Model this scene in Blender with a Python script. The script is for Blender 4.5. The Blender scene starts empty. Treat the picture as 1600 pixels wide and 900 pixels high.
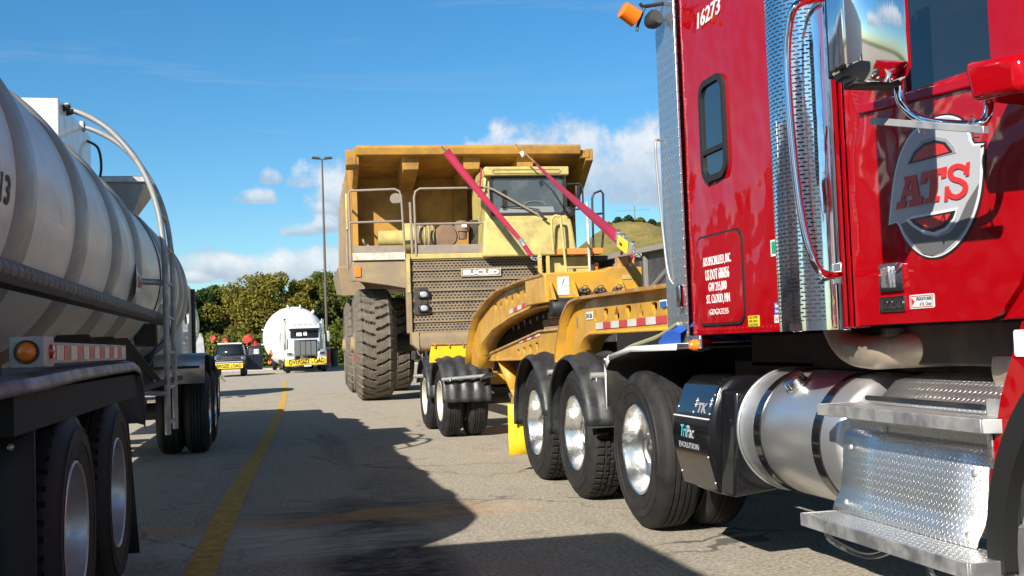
import bpy, bmesh, math, random
import numpy as np
from mathutils import Vector, Matrix, noise
random.seed(7)
R_ = math.radians
scene = bpy.context.scene
C = scene.collection

# ------------------------------------------------------------------ camera, sky, sun, exposure
CAM = Vector((0, 0, 1.25)); FPX = 1700.0
YAW, PITCH, ROLL = R_(12.55), R_(2.9), R_(2.06)
fw = Vector((math.sin(YAW)*math.cos(PITCH), math.cos(YAW)*math.cos(PITCH), math.sin(PITCH)))
r0 = Vector((math.cos(YAW), -math.sin(YAW), 0)); u0 = r0.cross(fw)
rt = r0*math.cos(ROLL) - u0*math.sin(ROLL); up = u0*math.cos(ROLL) + r0*math.sin(ROLL)
cd = bpy.data.cameras.new('camera'); cam = bpy.data.objects.new('camera', cd); C.objects.link(cam)
cam.matrix_world = Matrix(((rt.x, up.x, -fw.x, CAM.x), (rt.y, up.y, -fw.y, CAM.y), (rt.z, up.z, -fw.z, CAM.z), (0, 0, 0, 1)))
cd.sensor_width = 36; cd.lens = FPX/1600*36; cd.clip_start = .05; cd.clip_end = 5000
scene.camera = cam
def U(x, y, X=None, Y=None, Z=None):
    """measure the photograph: the point on a plane of the place behind pixel x, y"""
    d = fw + rt*((x-800)/FPX) + up*((450-y)/FPX)
    t = X/d.x if X is not None else Y/d.y if Y is not None else (Z-CAM.z)/d.z
    return CAM + d*t

SUN = Vector((1.03, 1.22, -1.0)).normalized()      # the way the light travels
el = math.asin(-SUN.z); az = math.atan2(-SUN.x, -SUN.y)
w = bpy.data.worlds.new('World'); scene.world = w; w.use_nodes = True
nt = w.node_tree; nt.nodes.clear()
def wn(t, **k):
    n = nt.nodes.new(t)
    for a, b in k.items(): setattr(n, a, b)
    return n
def wm(op, a, b=None, c=None, clamp=False):
    n = nt.nodes.new('ShaderNodeMath'); n.operation = op; n.use_clamp = clamp
    for i, v in enumerate((a, b, c)):
        if v is None: continue
        if isinstance(v, (int, float)): n.inputs[i].default_value = v
        else: nt.links.new(v, n.inputs[i])
    return n.outputs[0]
def wmix(f, a, b):
    n = nt.nodes.new('ShaderNodeMix'); n.data_type = 'RGBA'
    for i, v in ((0, f), (6, a), (7, b)):
        if isinstance(v, (int, float)): n.inputs[i].default_value = v
        elif isinstance(v, tuple): n.inputs[i].default_value = v
        else: nt.links.new(v, n.inputs[i])
    return n.outputs[2]
sky = wn('ShaderNodeTexSky'); sky.sky_type = 'NISHITA'; sky.sun_disc = False
sky.sun_elevation = el; sky.sun_rotation = az % (2*math.pi); sky.air_density = 1.0; sky.dust_density = .3; sky.ozone_density = 2.2
hs = wn('ShaderNodeHueSaturation'); hs.inputs['Saturation'].default_value = 1.25; hs.inputs['Value'].default_value = 1.0
nt.links.new(sky.outputs[0], hs.inputs['Color'])
tc = wn('ShaderNodeTexCoord'); sp = wn('ShaderNodeSeparateXYZ'); nt.links.new(tc.outputs['Generated'], sp.inputs[0])
azn = wm('ARCTAN2', sp.outputs[0], sp.outputs[1]); eln = wm('ARCSINE', sp.outputs[2])
ns = wn('ShaderNodeTexNoise'); ns.inputs['Scale'].default_value = 17; ns.inputs['Detail'].default_value = 9; ns.inputs['Roughness'].default_value = .6
nt.links.new(tc.outputs['Generated'], ns.inputs['Vector'])
ns2 = wn('ShaderNodeTexNoise'); ns2.inputs['Scale'].default_value = 5.5; ns2.inputs['Detail'].default_value = 3
nt.links.new(tc.outputs['Generated'], ns2.inputs['Vector'])
# cumulus banks: azimuth, elevation of the base, half width, height
def azel(x, y):
    d = U(x, y, Y=1.0) - CAM
    d.normalize(); return math.atan2(d.x, d.y), math.asin(d.z)
banks = []
for (x, y, hw, hh) in [(1010, 300, 95, 135), (900, 290, 105, 112), (780, 268, 100, 80), (1130, 300, 130, 160), (520, 330, 62, 90), (480, 288, 40, 40), (400, 314, 42, 26), (423, 284, 24, 28), (468, 366, 34, 24), (505, 360, 34, 30),
                       (350, 430, 110, 40), (420, 434, 95, 50), (500, 432, 80, 55), (560, 430, 80, 30), (280, 440, 60, 20), (500, 335, 32, 24)]:
    a, e = azel(x, y); banks.append((a, e, hw/FPX, hh/FPX))
for a, e, hw, hh in [(-.9, .12, .3, .08), (-1.8, .16, .4, .12), (-2.6, .3, .35, .12), (2.4, .14, .5, .1), (1.5, .15, .35, .13), (-.45, .05, .2, .05), (3.1, .1, .5, .08)]:
    banks.append((a, e, hw, hh))
tot = None; relt = None
for a, e, hw, hh in banks:
    da = wm('DIVIDE', wm('SUBTRACT', azn, a), hw)
    de = wm('DIVIDE', wm('SUBTRACT', eln, e), hh)              # 0 at the flat base, 1 at the top
    below = wm('MULTIPLY', wm('MINIMUM', de, 0.0), 5.0)
    dv = wm('ADD', wm('MULTIPLY', wm('MAXIMUM', de, 0.0), 1.0), below)
    q = wm('SUBTRACT', 1.0, wm('ADD', wm('MULTIPLY', da, da), wm('MULTIPLY', dv, dv)))
    q = wm('MAXIMUM', q, -1.0)
    tot = q if tot is None else wm('MAXIMUM', tot, q)
    rr = wm('MULTIPLY', wm('MAXIMUM', q, 0.0), wm('MAXIMUM', de, 0.0))
    relt = rr if relt is None else wm('MAXIMUM', relt, rr)
nsf = wn('ShaderNodeTexNoise'); nsf.inputs['Scale'].default_value = 46; nsf.inputs['Detail'].default_value = 7; nsf.inputs['Roughness'].default_value = .6
nt.links.new(tc.outputs['Generated'], nsf.inputs['Vector'])
nz = wm('ADD', wm('MULTIPLY', wm('SUBTRACT', ns.outputs[0], .5), 2.3), wm('MULTIPLY', wm('SUBTRACT', nsf.outputs[0], .5), 1.7))
dens = wm('MULTIPLY_ADD', wm('ADD', tot, nz), 1.7, -.05, clamp=True)
dens = wm('MULTIPLY', dens, wm('MULTIPLY_ADD', ns2.outputs[0], .9, .45, clamp=True))
# thin high streaks
mp = wn('ShaderNodeMapping'); mp.inputs['Rotation'].default_value = (.0, -.42, 0); mp.inputs['Scale'].default_value = (1.0, 1.0, 11.0)
nt.links.new(tc.outputs['Generated'], mp.inputs['Vector'])
ns3 = wn('ShaderNodeTexNoise'); ns3.inputs['Scale'].default_value = 2.3; ns3.inputs['Detail'].default_value = 8; ns3.inputs['Distortion'].default_value = .6
nt.links.new(mp.outputs[0], ns3.inputs['Vector'])
streak = wm('MULTIPLY', wm('MULTIPLY_ADD', ns3.outputs[0], 7.0, -3.9, clamp=True), .26)
# shading of the clouds: sunlit heads, greyer bases
lit = wm('MULTIPLY_ADD', wm('ADD', relt, wm('MULTIPLY', wm('SUBTRACT', nsf.outputs[0], .5), .8)), 1.9, .02, clamp=True)
ccol = wmix(lit, (5.8, 6.9, 8.4, 1), (11.8, 12.0, 12.2, 1))
# richer blue overhead, as the camera recorded it
tint = wmix(wm('MULTIPLY', eln, 2.6, clamp=True), (1.12, 1.42, 1.58, 1), (.88, 1.56, 1.72, 1))
tint = wmix(wm('MULTIPLY_ADD', eln, 2.5, -1.2, clamp=True), tint, (.36, .35, .32, 1))
mul = wn('ShaderNodeMix', data_type='RGBA', blend_type='MULTIPLY'); mul.inputs[0].default_value = 1
nt.links.new(hs.outputs[0], mul.inputs[6]); nt.links.new(tint, mul.inputs[7])
s1 = wmix(streak, mul.outputs[2], (6, 7.4, 8.6, 1))
s2 = wmix(dens, s1, ccol)
bg = wn('ShaderNodeBackground'); bg.inputs['Strength'].default_value = .05
wo = wn('ShaderNodeOutputWorld'); nt.links.new(s2, bg.inputs[0]); nt.links.new(bg.outputs[0], wo.inputs[0])

sl = bpy.data.lights.new('sun', 'SUN'); sl.energy = 5.0; sl.angle = R_(.5); sl.color = (1, .94, .84)
so = bpy.data.objects.new('sun', sl); C.objects.link(so); so.rotation_euler = SUN.to_track_quat('-Z', 'Y').to_euler(); so.location = (-20, -20, 30)
vs = scene.view_settings; vs.view_transform = 'Standard'; vs.look = 'None'; vs.gamma = 1; vs.use_curve_mapping = False; vs.exposure = 0.72
scene.render.engine = 'CYCLES'; scene.cycles.max_bounces = 6; scene.cycles.transparent_max_bounces = 6

# ------------------------------------------------------------------ materials
class NT:
    def __init__(s, m): s.t = m.node_tree; s.b = s.t.nodes['Principled BSDF']
    def n(s, t, **k):
        n = s.t.nodes.new(t)
        for a, b in k.items(): setattr(n, a, b)
        return n
    def put(s, v, sock):
        if isinstance(v, (int, float, tuple)): sock.default_value = v
        else: s.t.links.new(v, sock)
    def m(s, op, a, b=None, c=None, clamp=False):
        n = s.n('ShaderNodeMath', operation=op, use_clamp=clamp)
        for i, v in enumerate((a, b, c)):
            if v is not None: s.put(v, n.inputs[i])
        return n.outputs[0]
    def mix(s, f, a, b):
        n = s.n('ShaderNodeMix', data_type='RGBA')
        s.put(f, n.inputs[0]); s.put(a, n.inputs[6]); s.put(b, n.inputs[7]); return n.outputs[2]
    def noise(s, scale, detail=4, rough=.55, vec=None, stretch=None, dist=0):
        v = vec or s.co()
        if stretch:
            mpn = s.n('ShaderNodeMapping'); mpn.inputs['Scale'].default_value = stretch; s.t.links.new(v, mpn.inputs[0]); v = mpn.outputs[0]
        n = s.n('ShaderNodeTexNoise'); n.inputs['Scale'].default_value = scale; n.inputs['Detail'].default_value = detail
        n.inputs['Roughness'].default_value = rough; n.inputs['Distortion'].default_value = dist
        s.t.links.new(v, n.inputs['Vector']); return n.outputs[0]
    def co(s):
        if not hasattr(s, '_co'): s._co = s.n('ShaderNodeTexCoord').outputs['Object']
        return s._co
    def xyz(s):
        if not hasattr(s, '_x'):
            s._x = s.n('ShaderNodeSeparateXYZ'); s.t.links.new(s.co(), s._x.inputs[0])
        return s._x.outputs
    def bump(s, h, dist=.01, strength=1.0):
        n = s.n('ShaderNodeBump'); n.inputs['Distance'].default_value = dist; n.inputs['Strength'].default_value = strength
        s.t.links.new(h, n.inputs['Height']); s.t.links.new(n.outputs[0], s.b.inputs['Normal']); return n
    def set(s, **k):
        for a, v in k.items(): s.put(v, s.b.inputs[a.replace('_', ' ')])
MATS = {}
def mat(name, col=(.5, .5, .5), rough=.5, metal=0, coat=0, spec=.5, dirt=0, dirtcol=(.22, .18, .13), dscale=6, bump=0, bscale=60, emit=0):
    if name in MATS: return MATS[name]
    m = bpy.data.materials.new(name); m.use_nodes = True; MATS[name] = m
    g = NT(m); g.set(Base_Color=(*col, 1), Roughness=rough, Metallic=metal); g.b.inputs['Coat Weight'].default_value = coat
    g.b.inputs['Coat Roughness'].default_value = .04; g.b.inputs['Specular IOR Level'].default_value = spec
    if dirt:
        n1 = g.noise(dscale, 8, .65); f = g.m('MULTIPLY_ADD', n1, 4.0, -2.0 + dirt*1.6 - .2, clamp=True); f = g.m('MULTIPLY', f, min(.85, .35+dirt))
        g.set(Base_Color=g.mix(f, (*col, 1), (*dirtcol, 1)), Roughness=g.m('MULTIPLY_ADD', f, .5, rough, clamp=True))
        if metal: g.set(Metallic=g.m('MULTIPLY_ADD', f, -metal*.8, metal))
        if coat: g.set(Coat_Weight=g.m('MULTIPLY_ADD', f, -coat*.8, coat))
    if bump: g.bump(g.noise(bscale, 5), bump)
    return m
def nodemat(name, **k):
    m = mat(name, **k); return m, NT(m)
M = {}
M['black'] = mat('black_paint', (.012, .012, .013), .35, dirt=.25, dirtcol=(.06, .05, .04), dscale=5)
M['black_gloss'] = mat('gloss_black', (.008, .008, .01), .12, coat=.6)
M['void'] = mat('deep_black_shade', (.006, .006, .006), .8)  # flat black that paints in the shade behind and under parts
M['rubber_trim'] = mat('black_rubber', (.015, .015, .015), .6)
M['steel_dark'] = mat('dark_grimy_steel', (.03, .028, .025), .7, dirt=.4, dirtcol=(.1, .08, .06))
M['chrome'] = mat('chrome', (.85, .86, .88), .06, 1)
M['alu'] = mat('polished_aluminium', (.84, .84, .83), .24, 1, dirt=.03, dirtcol=(.5, .48, .45), dscale=9, bump=.002, bscale=25)
M['alu_dull'] = mat('dull_aluminium', (.55, .56, .57), .40, .85, dirt=.3, dirtcol=(.35, .33, .3))
M['galv'] = mat('galvanised_tube', (.42, .43, .43), .5, .6, dirt=.3, dirtcol=(.25, .22, .18))
M['white'] = mat('white_paint', (.74, .75, .75), .35, coat=.4, dirt=.12, dirtcol=(.45, .42, .38))
M['white_grimy'] = mat('grimy_white_paint', (.42, .405, .37), .5, dirt=.3, dirtcol=(.25, .22, .18), dscale=10)
M['decal_white'] = mat('white_vinyl', (.8, .8, .8), .5)
M['decal_black'] = mat('black_vinyl', (.015, .015, .017), .4)
M['decal_red'] = mat('red_vinyl', (.62, .03, .03), .4)
M['tape_red'] = mat('red_reflective_tape', (.5, .05, .05), .4, dirt=.2, dirtcol=(.3, .12, .1), dscale=14)
M['tape_white'] = mat('white_reflective_tape', (.62, .6, .55), .4, dirt=.2, dirtcol=(.35, .32, .25), dscale=14)
M['orange_lens'] = mat('amber_lens', (.85, .2, .015), .15, coat=.5)
M['red_lens'] = mat('red_lens', (.5, .02, .02), .15, coat=.5)
M['glass_dark'] = mat('tinted_glass', (.012, .016, .022), .03, 0, coat=1)
M['yellow'] = mat('heavy_haul_yellow', (.58, .305, .028), .42, coat=.12, dirt=.27, dirtcol=(.26, .15, .055), dscale=4, bump=.002, bscale=30)
M['yellow_bright'] = mat('bright_yellow_plastic', (.8, .52, .01), .45, dirt=.2, dirtcol=(.35, .25, .05), dscale=8)
M['rust'] = mat('rusty_flange_edge', (.28, .13, .06), .8, dirt=.4, dirtcol=(.5, .32, .08), dscale=12)
M['mine_yellow'] = mat('faded_mine_yellow', (.62, .42, .10), .55, dirt=.32, dirtcol=(.30, .21, .11), dscale=2.2, bump=.004, bscale=12)
M['mine_pale'] = mat('faded_pale_yellow', (.53, .43, .135), .5, dirt=.36, dirtcol=(.27, .20, .10), dscale=2.6, bump=.003, bscale=14)
M['mine_dust'] = mat('dusty_tan_steel', (.22, .165, .11), .8, dirt=.3, dirtcol=(.36, .25, .10), dscale=2.6, bump=.004, bscale=20)
M['bed'] = mat('worn_ochre_steel', (.45, .23, .032), .55, dirt=.38, dirtcol=(.17, .095, .035), dscale=1.4, bump=.004, bscale=10)
M['rail'] = mat('dusty_grey_rail', (.23, .19, .16), .65, dirt=.3, dirtcol=(.35, .28, .18))
M['mine_orange'] = mat('orange_step_paint', (.72, .22, .03), .5, dirt=.2)
M['wood'] = mat('weathered_timber', (.32, .23, .14), .85, dirt=.4, dirtcol=(.14, .1, .07), dscale=10, bump=.01, bscale=30)
M['strap'] = mat('magenta_red_webbing', (.32, .010, .045), .7, dirt=.2, dirtcol=(.2, .02, .04), dscale=9, bump=.002, bscale=300)
M['bare'] = mat('heat_stained_pipe', (.55, .47, .38), .36, .75, dirt=.4, dirtcol=(.3, .22, .15), dscale=5)
M['tank_metal'] = mat('brushed_tank_aluminium', (.80, .81, .82), .36, .9, dirt=.0)
M['dumpbox'] = mat('scuffed_charcoal_steel', (.03, .034, .04), .5, dirt=.3, dirtcol=(.13, .13, .14), dscale=3)
M['flag'] = mat('red_safety_flag', (.50, .035, .03), .7)
M['flag_orange'] = mat('orange_safety_flag', (.9, .22, .04), .7)
M['banner'] = mat('yellow_banner', (.85, .58, .02), .55, dirt=.1, dirtcol=(.6, .4, .1))
M['navy'] = mat('dark_blue_car_paint', (.010, .013, .024), .3, coat=.35, spec=.3)
M['green_dark'] = mat('dark_green_plastic', (.02, .05, .03), .5)
M['red_plastic'] = mat('red_plastic', (.5, .03, .03), .4)
M['pole'] = mat('bronze_pole', (.10, .075, .06), .6)

def m_red():
    m, g = nodemat('gloss_red_paint', col=(.37, .0018, .006), rough=.4, coat=.85, spec=0)
    g.b.inputs['Coat Roughness'].default_value = .025
    h = g.m('ADD', g.noise(2.6, 2, .45), g.m('MULTIPLY', g.noise(420, 1), .0008))
    n = g.n('ShaderNodeBump'); n.inputs['Distance'].default_value = .045; n.inputs['Strength'].default_value = .9
    g.t.links.new(h, n.inputs['Height']); g.t.links.new(n.outputs[0], g.b.inputs['Coat Normal'])
    return m
M['red'] = m_red()
def m_diamond(name, ua, va, pitch=.03, base=(.82, .83, .83), rough=.34, metal=.92):
    """raised treads, alternately turned; ua, va pick the two object axes the sheet lies in"""
    m, g = nodemat(name, col=base, rough=rough, metal=metal)
    o = g.xyz(); u = g.m('DIVIDE', o[ua], pitch); v = g.m('DIVIDE', o[va], pitch)
    res = None
    for k in (0, 1):
        a = R_(45 if k == 0 else -45)
        uu = g.m('ADD', u, .5*k); 
        fu = g.m('SUBTRACT', g.m('FRACT', g.m('ADD', uu, 100.0)), .5)
        fv = g.m('SUBTRACT', g.m('FRACT', g.m('ADD', g.m('ADD', v, .5*k), 100.0)), .5)
        p = g.m('ADD', g.m('MULTIPLY', fu, math.cos(a)), g.m('MULTIPLY', fv, math.sin(a)))
        q = g.m('SUBTRACT', g.m('MULTIPLY', fv, math.cos(a)), g.m('MULTIPLY', fu, math.sin(a)))
        d = g.m('ADD', g.m('POWER', g.m('ABSOLUTE', g.m('DIVIDE', p, .38)), 2.0), g.m('POWER', g.m('ABSOLUTE', g.m('DIVIDE', q, .095)), 2.0))
        e = g.m('SUBTRACT', 1.0, d, clamp=True)
        res = e if res is None else g.m('MAXIMUM', res, e)
    g.bump(g.m('POWER', res, .5), .004, 1.0)
    n1 = g.noise(8, 6, .6); f = g.m('MULTIPLY_ADD', n1, 2.4, -1.25, clamp=True)
    g.set(Roughness=g.m('MULTIPLY_ADD', f, .15, rough), Base_Color=g.mix(f, (*base, 1), (.62, .61, .6, 1)))
    return m
M['dp_yz'] = m_diamond('tread_plate_side', 1, 2)
M['dp_yx'] = m_diamond('tread_plate_top', 1, 0)
M['dp_strip'] = m_diamond('tread_plate_small', 1, 2, .055, (.62, .64, .66), .30, .9)
def m_slots():
    m, g = nodemat('perforated_chrome', col=(.85, .86, .88), rough=.08, metal=1)
    o = g.xyz(); pz, py = .0175, .062
    v = g.m('DIVIDE', g.m('ADD', o[2], 50.0), pz); row = g.m('FLOOR', v); odd = g.m('MODULO', row, 2.0)
    ang = g.m('ARCTAN2', g.m('SUBTRACT', o[1], 4.41), g.m('SUBTRACT', 2.37, o[0]))
    u = g.m('ADD', g.m('DIVIDE', g.m('MULTIPLY_ADD', ang, .19, 50.0), .04), g.m('MULTIPLY', odd, .5))
    fu = g.m('ABSOLUTE', g.m('SUBTRACT', g.m('FRACT', u), .5)); fv = g.m('ABSOLUTE', g.m('SUBTRACT', g.m('FRACT', v), .5))
    s = g.m('MULTIPLY', g.m('LESS_THAN', fu, .37), g.m('LESS_THAN', fv, .18))
    s = g.m('MULTIPLY', s, g.m('LESS_THAN', g.m('ABSOLUTE', ang), 1.22))
    g.set(Base_Color=g.mix(s, (.85, .86, .88, 1), (.008, .008, .008, 1)), Metallic=g.m('SUBTRACT', 1.0, s), Roughness=g.m('MULTIPLY_ADD', s, .6, .08))
    g.bump(g.m('ADD', g.m('MULTIPLY', s, -1.0), g.m('MULTIPLY', g.noise(9, 2), .3)), .004)
    return m
M['slots'] = m_slots()
def m_grille():
    m, g = nodemat('dusty_expanded_grille', col=(.33, .26, .18), rough=.8)
    o = g.xyz(); p, q = .088, .062
    v = g.m('DIVIDE', g.m('ADD', o[2], 50.0), q); odd = g.m('MODULO', g.m('FLOOR', v), 2.0)
    u = g.m('ADD', g.m('DIVIDE', g.m('ADD', o[0], 50.0), p), g.m('MULTIPLY', odd, .5))
    fu = g.m('ABSOLUTE', g.m('SUBTRACT', g.m('FRACT', u), .5)); fv = g.m('ABSOLUTE', g.m('SUBTRACT', g.m('FRACT', v), .5))
    s = g.m('MULTIPLY', g.m('LESS_THAN', g.m('ADD', fu, g.m('MULTIPLY', fv, .5)), .36), g.m('LESS_THAN', fv, .3))
    n1 = g.noise(2.5, 6, .6)
    c = g.mix(g.m('MULTIPLY_ADD', n1, 2.5, -.9, clamp=True), (.16, .118, .078, 1), (.27, .195, .12, 1))
    g.set(Base_Color=g.mix(s, c, (.02, .017, .014, 1)))
    g.bump(g.m('MULTIPLY', s, -1.0), .02)
    return m
M['grille'] = m_grille()
def m_tyre(name, c1, c2):
    m, g = nodemat(name, col=c1, rough=.75)
    f = g.m('MULTIPLY_ADD', g.noise(9, 7, .65), 2.6, -1.0, clamp=True)
    g.set(Base_Color=g.mix(f, (*c1, 1), (*c2, 1)), Roughness=g.m('MULTIPLY_ADD', f, .25, .6))
    g.b.inputs['Specular IOR Level'].default_value = .35
    g.bump(g.noise(120, 3), .002)
    return m
M['tyre'] = m_tyre('black_tyre_rubber', (.012, .012, .013), (.032, .030, .028))
M['tyre_dusty'] = m_tyre('dusty_mine_tyre', (.10, .082, .06), (.165, .145, .118))
M['fender_plastic'] = mat('black_fender_plastic', (.022, .024, .027), .42, dirt=.3, dirtcol=(.06, .06, .06), bump=.003, bscale=12)
def m_tank():
    m, g = nodemat('road_grimed_white_tank', col=(.66, .66, .66), rough=.42, coat=.12)
    n1 = g.noise(1.3, 6, .6, stretch=(1, .6, 2.2)); n2 = g.noise(9, 6, .7, stretch=(1, 3, .5))
    f = g.m('ADD', g.m('MULTIPLY_ADD', n1, 1.6, -.72), g.m('MULTIPLY', g.m('SUBTRACT', n2, .45), .8), clamp=True)
    f = g.m('MULTIPLY', f, .75)
    g.set(Base_Color=g.mix(f, (.68, .66, .62, 1), (.36, .31, .25, 1)), Roughness=g.m('MULTIPLY_ADD', f, .3, .4))
    g.bump(g.noise(2.2, 3), .006)
    return m
M['tank'] = m_tank()
M['tank_band'] = mat('grey_banded_tank_ring', (.35, .335, .305), .42, coat=.1, dirt=.3, dirtcol=(.26, .235, .2), dscale=3)
M['tarp'] = mat('blue_tarp', (.02, .09, .42), .45, bump=.02, bscale=9)

# ------------------------------------------------------------------ mesh helpers
RESIZE = []      # proportions given to the parts built while set
class MB:
    def __init__(s): s.v = []; s.f = []; s.mi = []; s.sm = []; s.cur = 0
    def add(s, vs, fs, smooth=True):
        b = len(s.v); s.v += [Vector(p) for p in vs]
        for f in fs: s.f.append([i+b for i in f]); s.mi.append(s.cur); s.sm.append(smooth)
        return s
    def mat(s, i): s.cur = i; return s
    def box(s, a, b):
        (x0, y0, z0), (x1, y1, z1) = a, b
        x0, x1 = min(x0, x1), max(x0, x1); y0, y1 = min(y0, y1), max(y0, y1); z0, z1 = min(z0, z1), max(z0, z1)
        vs = [(x0, y0, z0), (x1, y0, z0), (x1, y1, z0), (x0, y1, z0), (x0, y0, z1), (x1, y0, z1), (x1, y1, z1), (x0, y1, z1)]
        return s.add(vs, [(3, 2, 1, 0), (4, 5, 6, 7), (0, 1, 5, 4), (1, 2, 6, 5), (2, 3, 7, 6), (3, 0, 4, 7)])
    def hexa(s, pts):   # eight corners, bottom ring then top ring
        return s.add(pts, [(3, 2, 1, 0), (4, 5, 6, 7), (0, 1, 5, 4), (1, 2, 6, 5), (2, 3, 7, 6), (3, 0, 4, 7)])
    def prism(s, poly, ax, a, b):
        """poly in the two other axes (in x,y,z order), swept along ax from a to b"""
        n = len(poly)
        def P(p, t): q = list(p); q.insert(ax, t); return q
        vs = [P(p, a) for p in poly] + [P(p, b) for p in poly]
        fs = [tuple(range(n))[::-1], tuple(range(n, 2*n))] + [(i, (i+1) % n, n+(i+1) % n, n+i) for i in range(n)]
        return s.add(vs, fs)
    def tube(s, pts, r, seg=10, closed=False, cap=True):
        pts = [Vector(p) for p in pts]; n = len(pts); rings = []
        rs = r if isinstance(r, (list, tuple)) else [r]*n
        prev = None
        for i, p in enumerate(pts):
            if closed: d = pts[(i+1) % n] - pts[i-1]
            else: d = pts[min(i+1, n-1)] - pts[max(i-1, 0)]
            d.normalize()
            if prev is None:
                a = Vector((0, 0, 1)) if abs(d.z) < .9 else Vector((1, 0, 0)); e1 = d.cross(a).normalized()
            else:
                e1 = (prev - d*prev.dot(d)).normalized()
            prev = e1; e2 = d.cross(e1)
            rings.append([p + (e1*math.cos(2*math.pi*k/seg) + e2*math.sin(2*math.pi*k/seg))*rs[i] for k in range(seg)])
        vs = [q for rg in rings for q in rg]; fs = []
        for i in range(n if closed else n-1):
            j = (i+1) % n
            for k in range(seg):
                l = (k+1) % seg; fs.append((i*seg+k, i*seg+l, j*seg+l, j*seg+k))
        if cap and not closed: fs += [tuple(range(seg))[::-1], tuple((n-1)*seg+k for k in range(seg))]
        return s.add(vs, fs)
    def lathe(s, prof, c, ax=1, seg=48, a0=0, a1=2*math.pi, sy=1.0):
        """prof: (distance along ax, radius); c the centre"""
        full = abs(a1-a0-2*math.pi) < 1e-6; n = seg if full else seg+1
        vs = []; o = [i for i in range(3) if i != ax]
        for t, r in prof:
            for k in range(n):
                a = a0+(a1-a0)*k/seg; q = [0, 0, 0]; q[ax] = c[ax]+t; q[o[0]] = c[o[0]]+r*math.cos(a); q[o[1]] = c[o[1]]+r*math.sin(a)*sy
                vs.append(q)
        fs = []
        for i in range(len(prof)-1):
            for k in range(seg):
                l = (k+1) % n; f = (i*n+k, i*n+l, (i+1)*n+l, (i+1)*n+k); fs.append(f if ax != 1 else f[::-1])
        return s.add(vs, fs)
    def sheet(s, rows):
        n = len(rows[0]); vs = [p for r in rows for p in r]
        return s.add(vs, [(i*n+k, i*n+k+1, (i+1)*n+k+1, (i+1)*n+k) for i in range(len(rows)-1) for k in range(n-1)])
    def build(s, name, mats, parent=None, bev=0, sharp=38, solid=0, loc=None, fix=True):
        if RESIZE: kx, dy, kz, dz = RESIZE[-1]; s.v = [Vector((v.x*kx, v.y+dy, dz+v.z*kz)) for v in s.v]
        me = bpy.data.meshes.new(name)
        org = Vector(loc) if loc is not None else Vector((0, 0, 0))
        base = org.copy()
        me.from_pydata([tuple(v-base) for v in s.v], [], s.f)
        if not isinstance(mats, (list, tuple)): mats = [mats]
        for m in mats: me.materials.append(M[m] if isinstance(m, str) else m)
        for p, i, sm in zip(me.polygons, s.mi, s.sm): p.material_index = i; p.use_smooth = sm
        if fix:
            bm = bmesh.new(); bm.from_mesh(me); bmesh.ops.recalc_face_normals(bm, faces=bm.faces); bm.to_mesh(me); bm.free()
        me.update(); me.set_sharp_from_angle(angle=R_(sharp))
        o = bpy.data.objects.new(name, me); C.objects.link(o)
        world(o, org, parent)
        if solid: md = o.modifiers.new('thickness', 'SOLIDIFY'); md.thickness = solid; md.offset = 0
        if bev:
            md = o.modifiers.new('bevel', 'BEVEL'); md.width = bev; md.segments = 2; md.limit_method = 'ANGLE'; md.angle_limit = R_(35); md.harden_normals = False
        return o
WLOC = {}
def world(o, loc, parent):
    WLOC[o.name] = Vector(loc); pl = WLOC[parent.name] if parent is not None else Vector((0, 0, 0))
    if parent is not None: o.parent = parent
    o.location = Vector(loc) - pl
def tag(o, label, cat, group=None):
    o['label'] = label; o['category'] = cat
    if group: o['group'] = group
    return o
def thing(name, label, cat, loc=(0, 0, 0), group=None):
    o = bpy.data.objects.new(name, None); C.objects.link(o); o.empty_display_size = .3
    world(o, loc, None); return tag(o, label, cat, group)
def structure(o): o['kind'] = 'structure'; return o
def copy_tree(o, parent=None):
    c = o.copy(); C.objects.link(c); c.parent = parent; WLOC[c.name] = WLOC.get(o.name, Vector((0, 0, 0)))
    for ch in list(o.children): copy_tree(ch, c)
    return c
def B(*boxes):
    m = MB()
    for a, b in boxes: m.box(a, b)
    return m
def arc(cx, cy, r, a0, a1, n): return [(cx+r*math.cos(R_(a0+(a1-a0)*i/n)), cy+r*math.sin(R_(a0+(a1-a0)*i/n))) for i in range(n+1)]
def rrect(x0, x1, y0, y1, r, n=6):
    return arc(x1-r, y1-r, r, 0, 90, n)+arc(x0+r, y1-r, r, 90, 180, n)+arc(x0+r, y0+r, r, 180, 270, n)+arc(x1-r, y0+r, r, 270, 360, n)
def smoothpath(pts, n=6):
    pts = [Vector(p) for p in pts]; out = []
    for i in range(len(pts)-1):
        p0, p1, p2, p3 = pts[max(i-1, 0)], pts[i], pts[i+1], pts[min(i+2, len(pts)-1)]
        for k in range(n):
            t = k/n; out.append(.5*((2*p1)+(p2-p0)*t+(2*p0-5*p1+4*p2-p3)*t*t+(3*p1-p0-3*p2+p3)*t**3))
    return out+[pts[-1]]
def _curve_mesh(cu):
    o = bpy.data.objects.new('tmp', cu); C.objects.link(o); bpy.context.view_layer.update()
    me = bpy.data.meshes.new_from_object(o.evaluated_get(bpy.context.evaluated_depsgraph_get()))
    bpy.data.objects.remove(o); return me
def place2d(mb, me, plane, pos, out, fn=None):
    """flat mesh (x, y, z=depth) onto plane 'X' (seen from -X: coordinates are Y, Z) or 'Y' (seen from -Y: X, Z) or 'Z'"""
    vs = []
    for v in me.vertices:
        x, y, d = v.co
        if fn: x, y = fn(x, y)
        vs.append({'X': (pos-d*out, x, y), 'Y': (x, pos-d*out, y), 'Z': (x, y, pos+d*out)}[plane])
    mb.add(vs, [tuple(p.vertices) for p in me.polygons], smooth=False)
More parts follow.
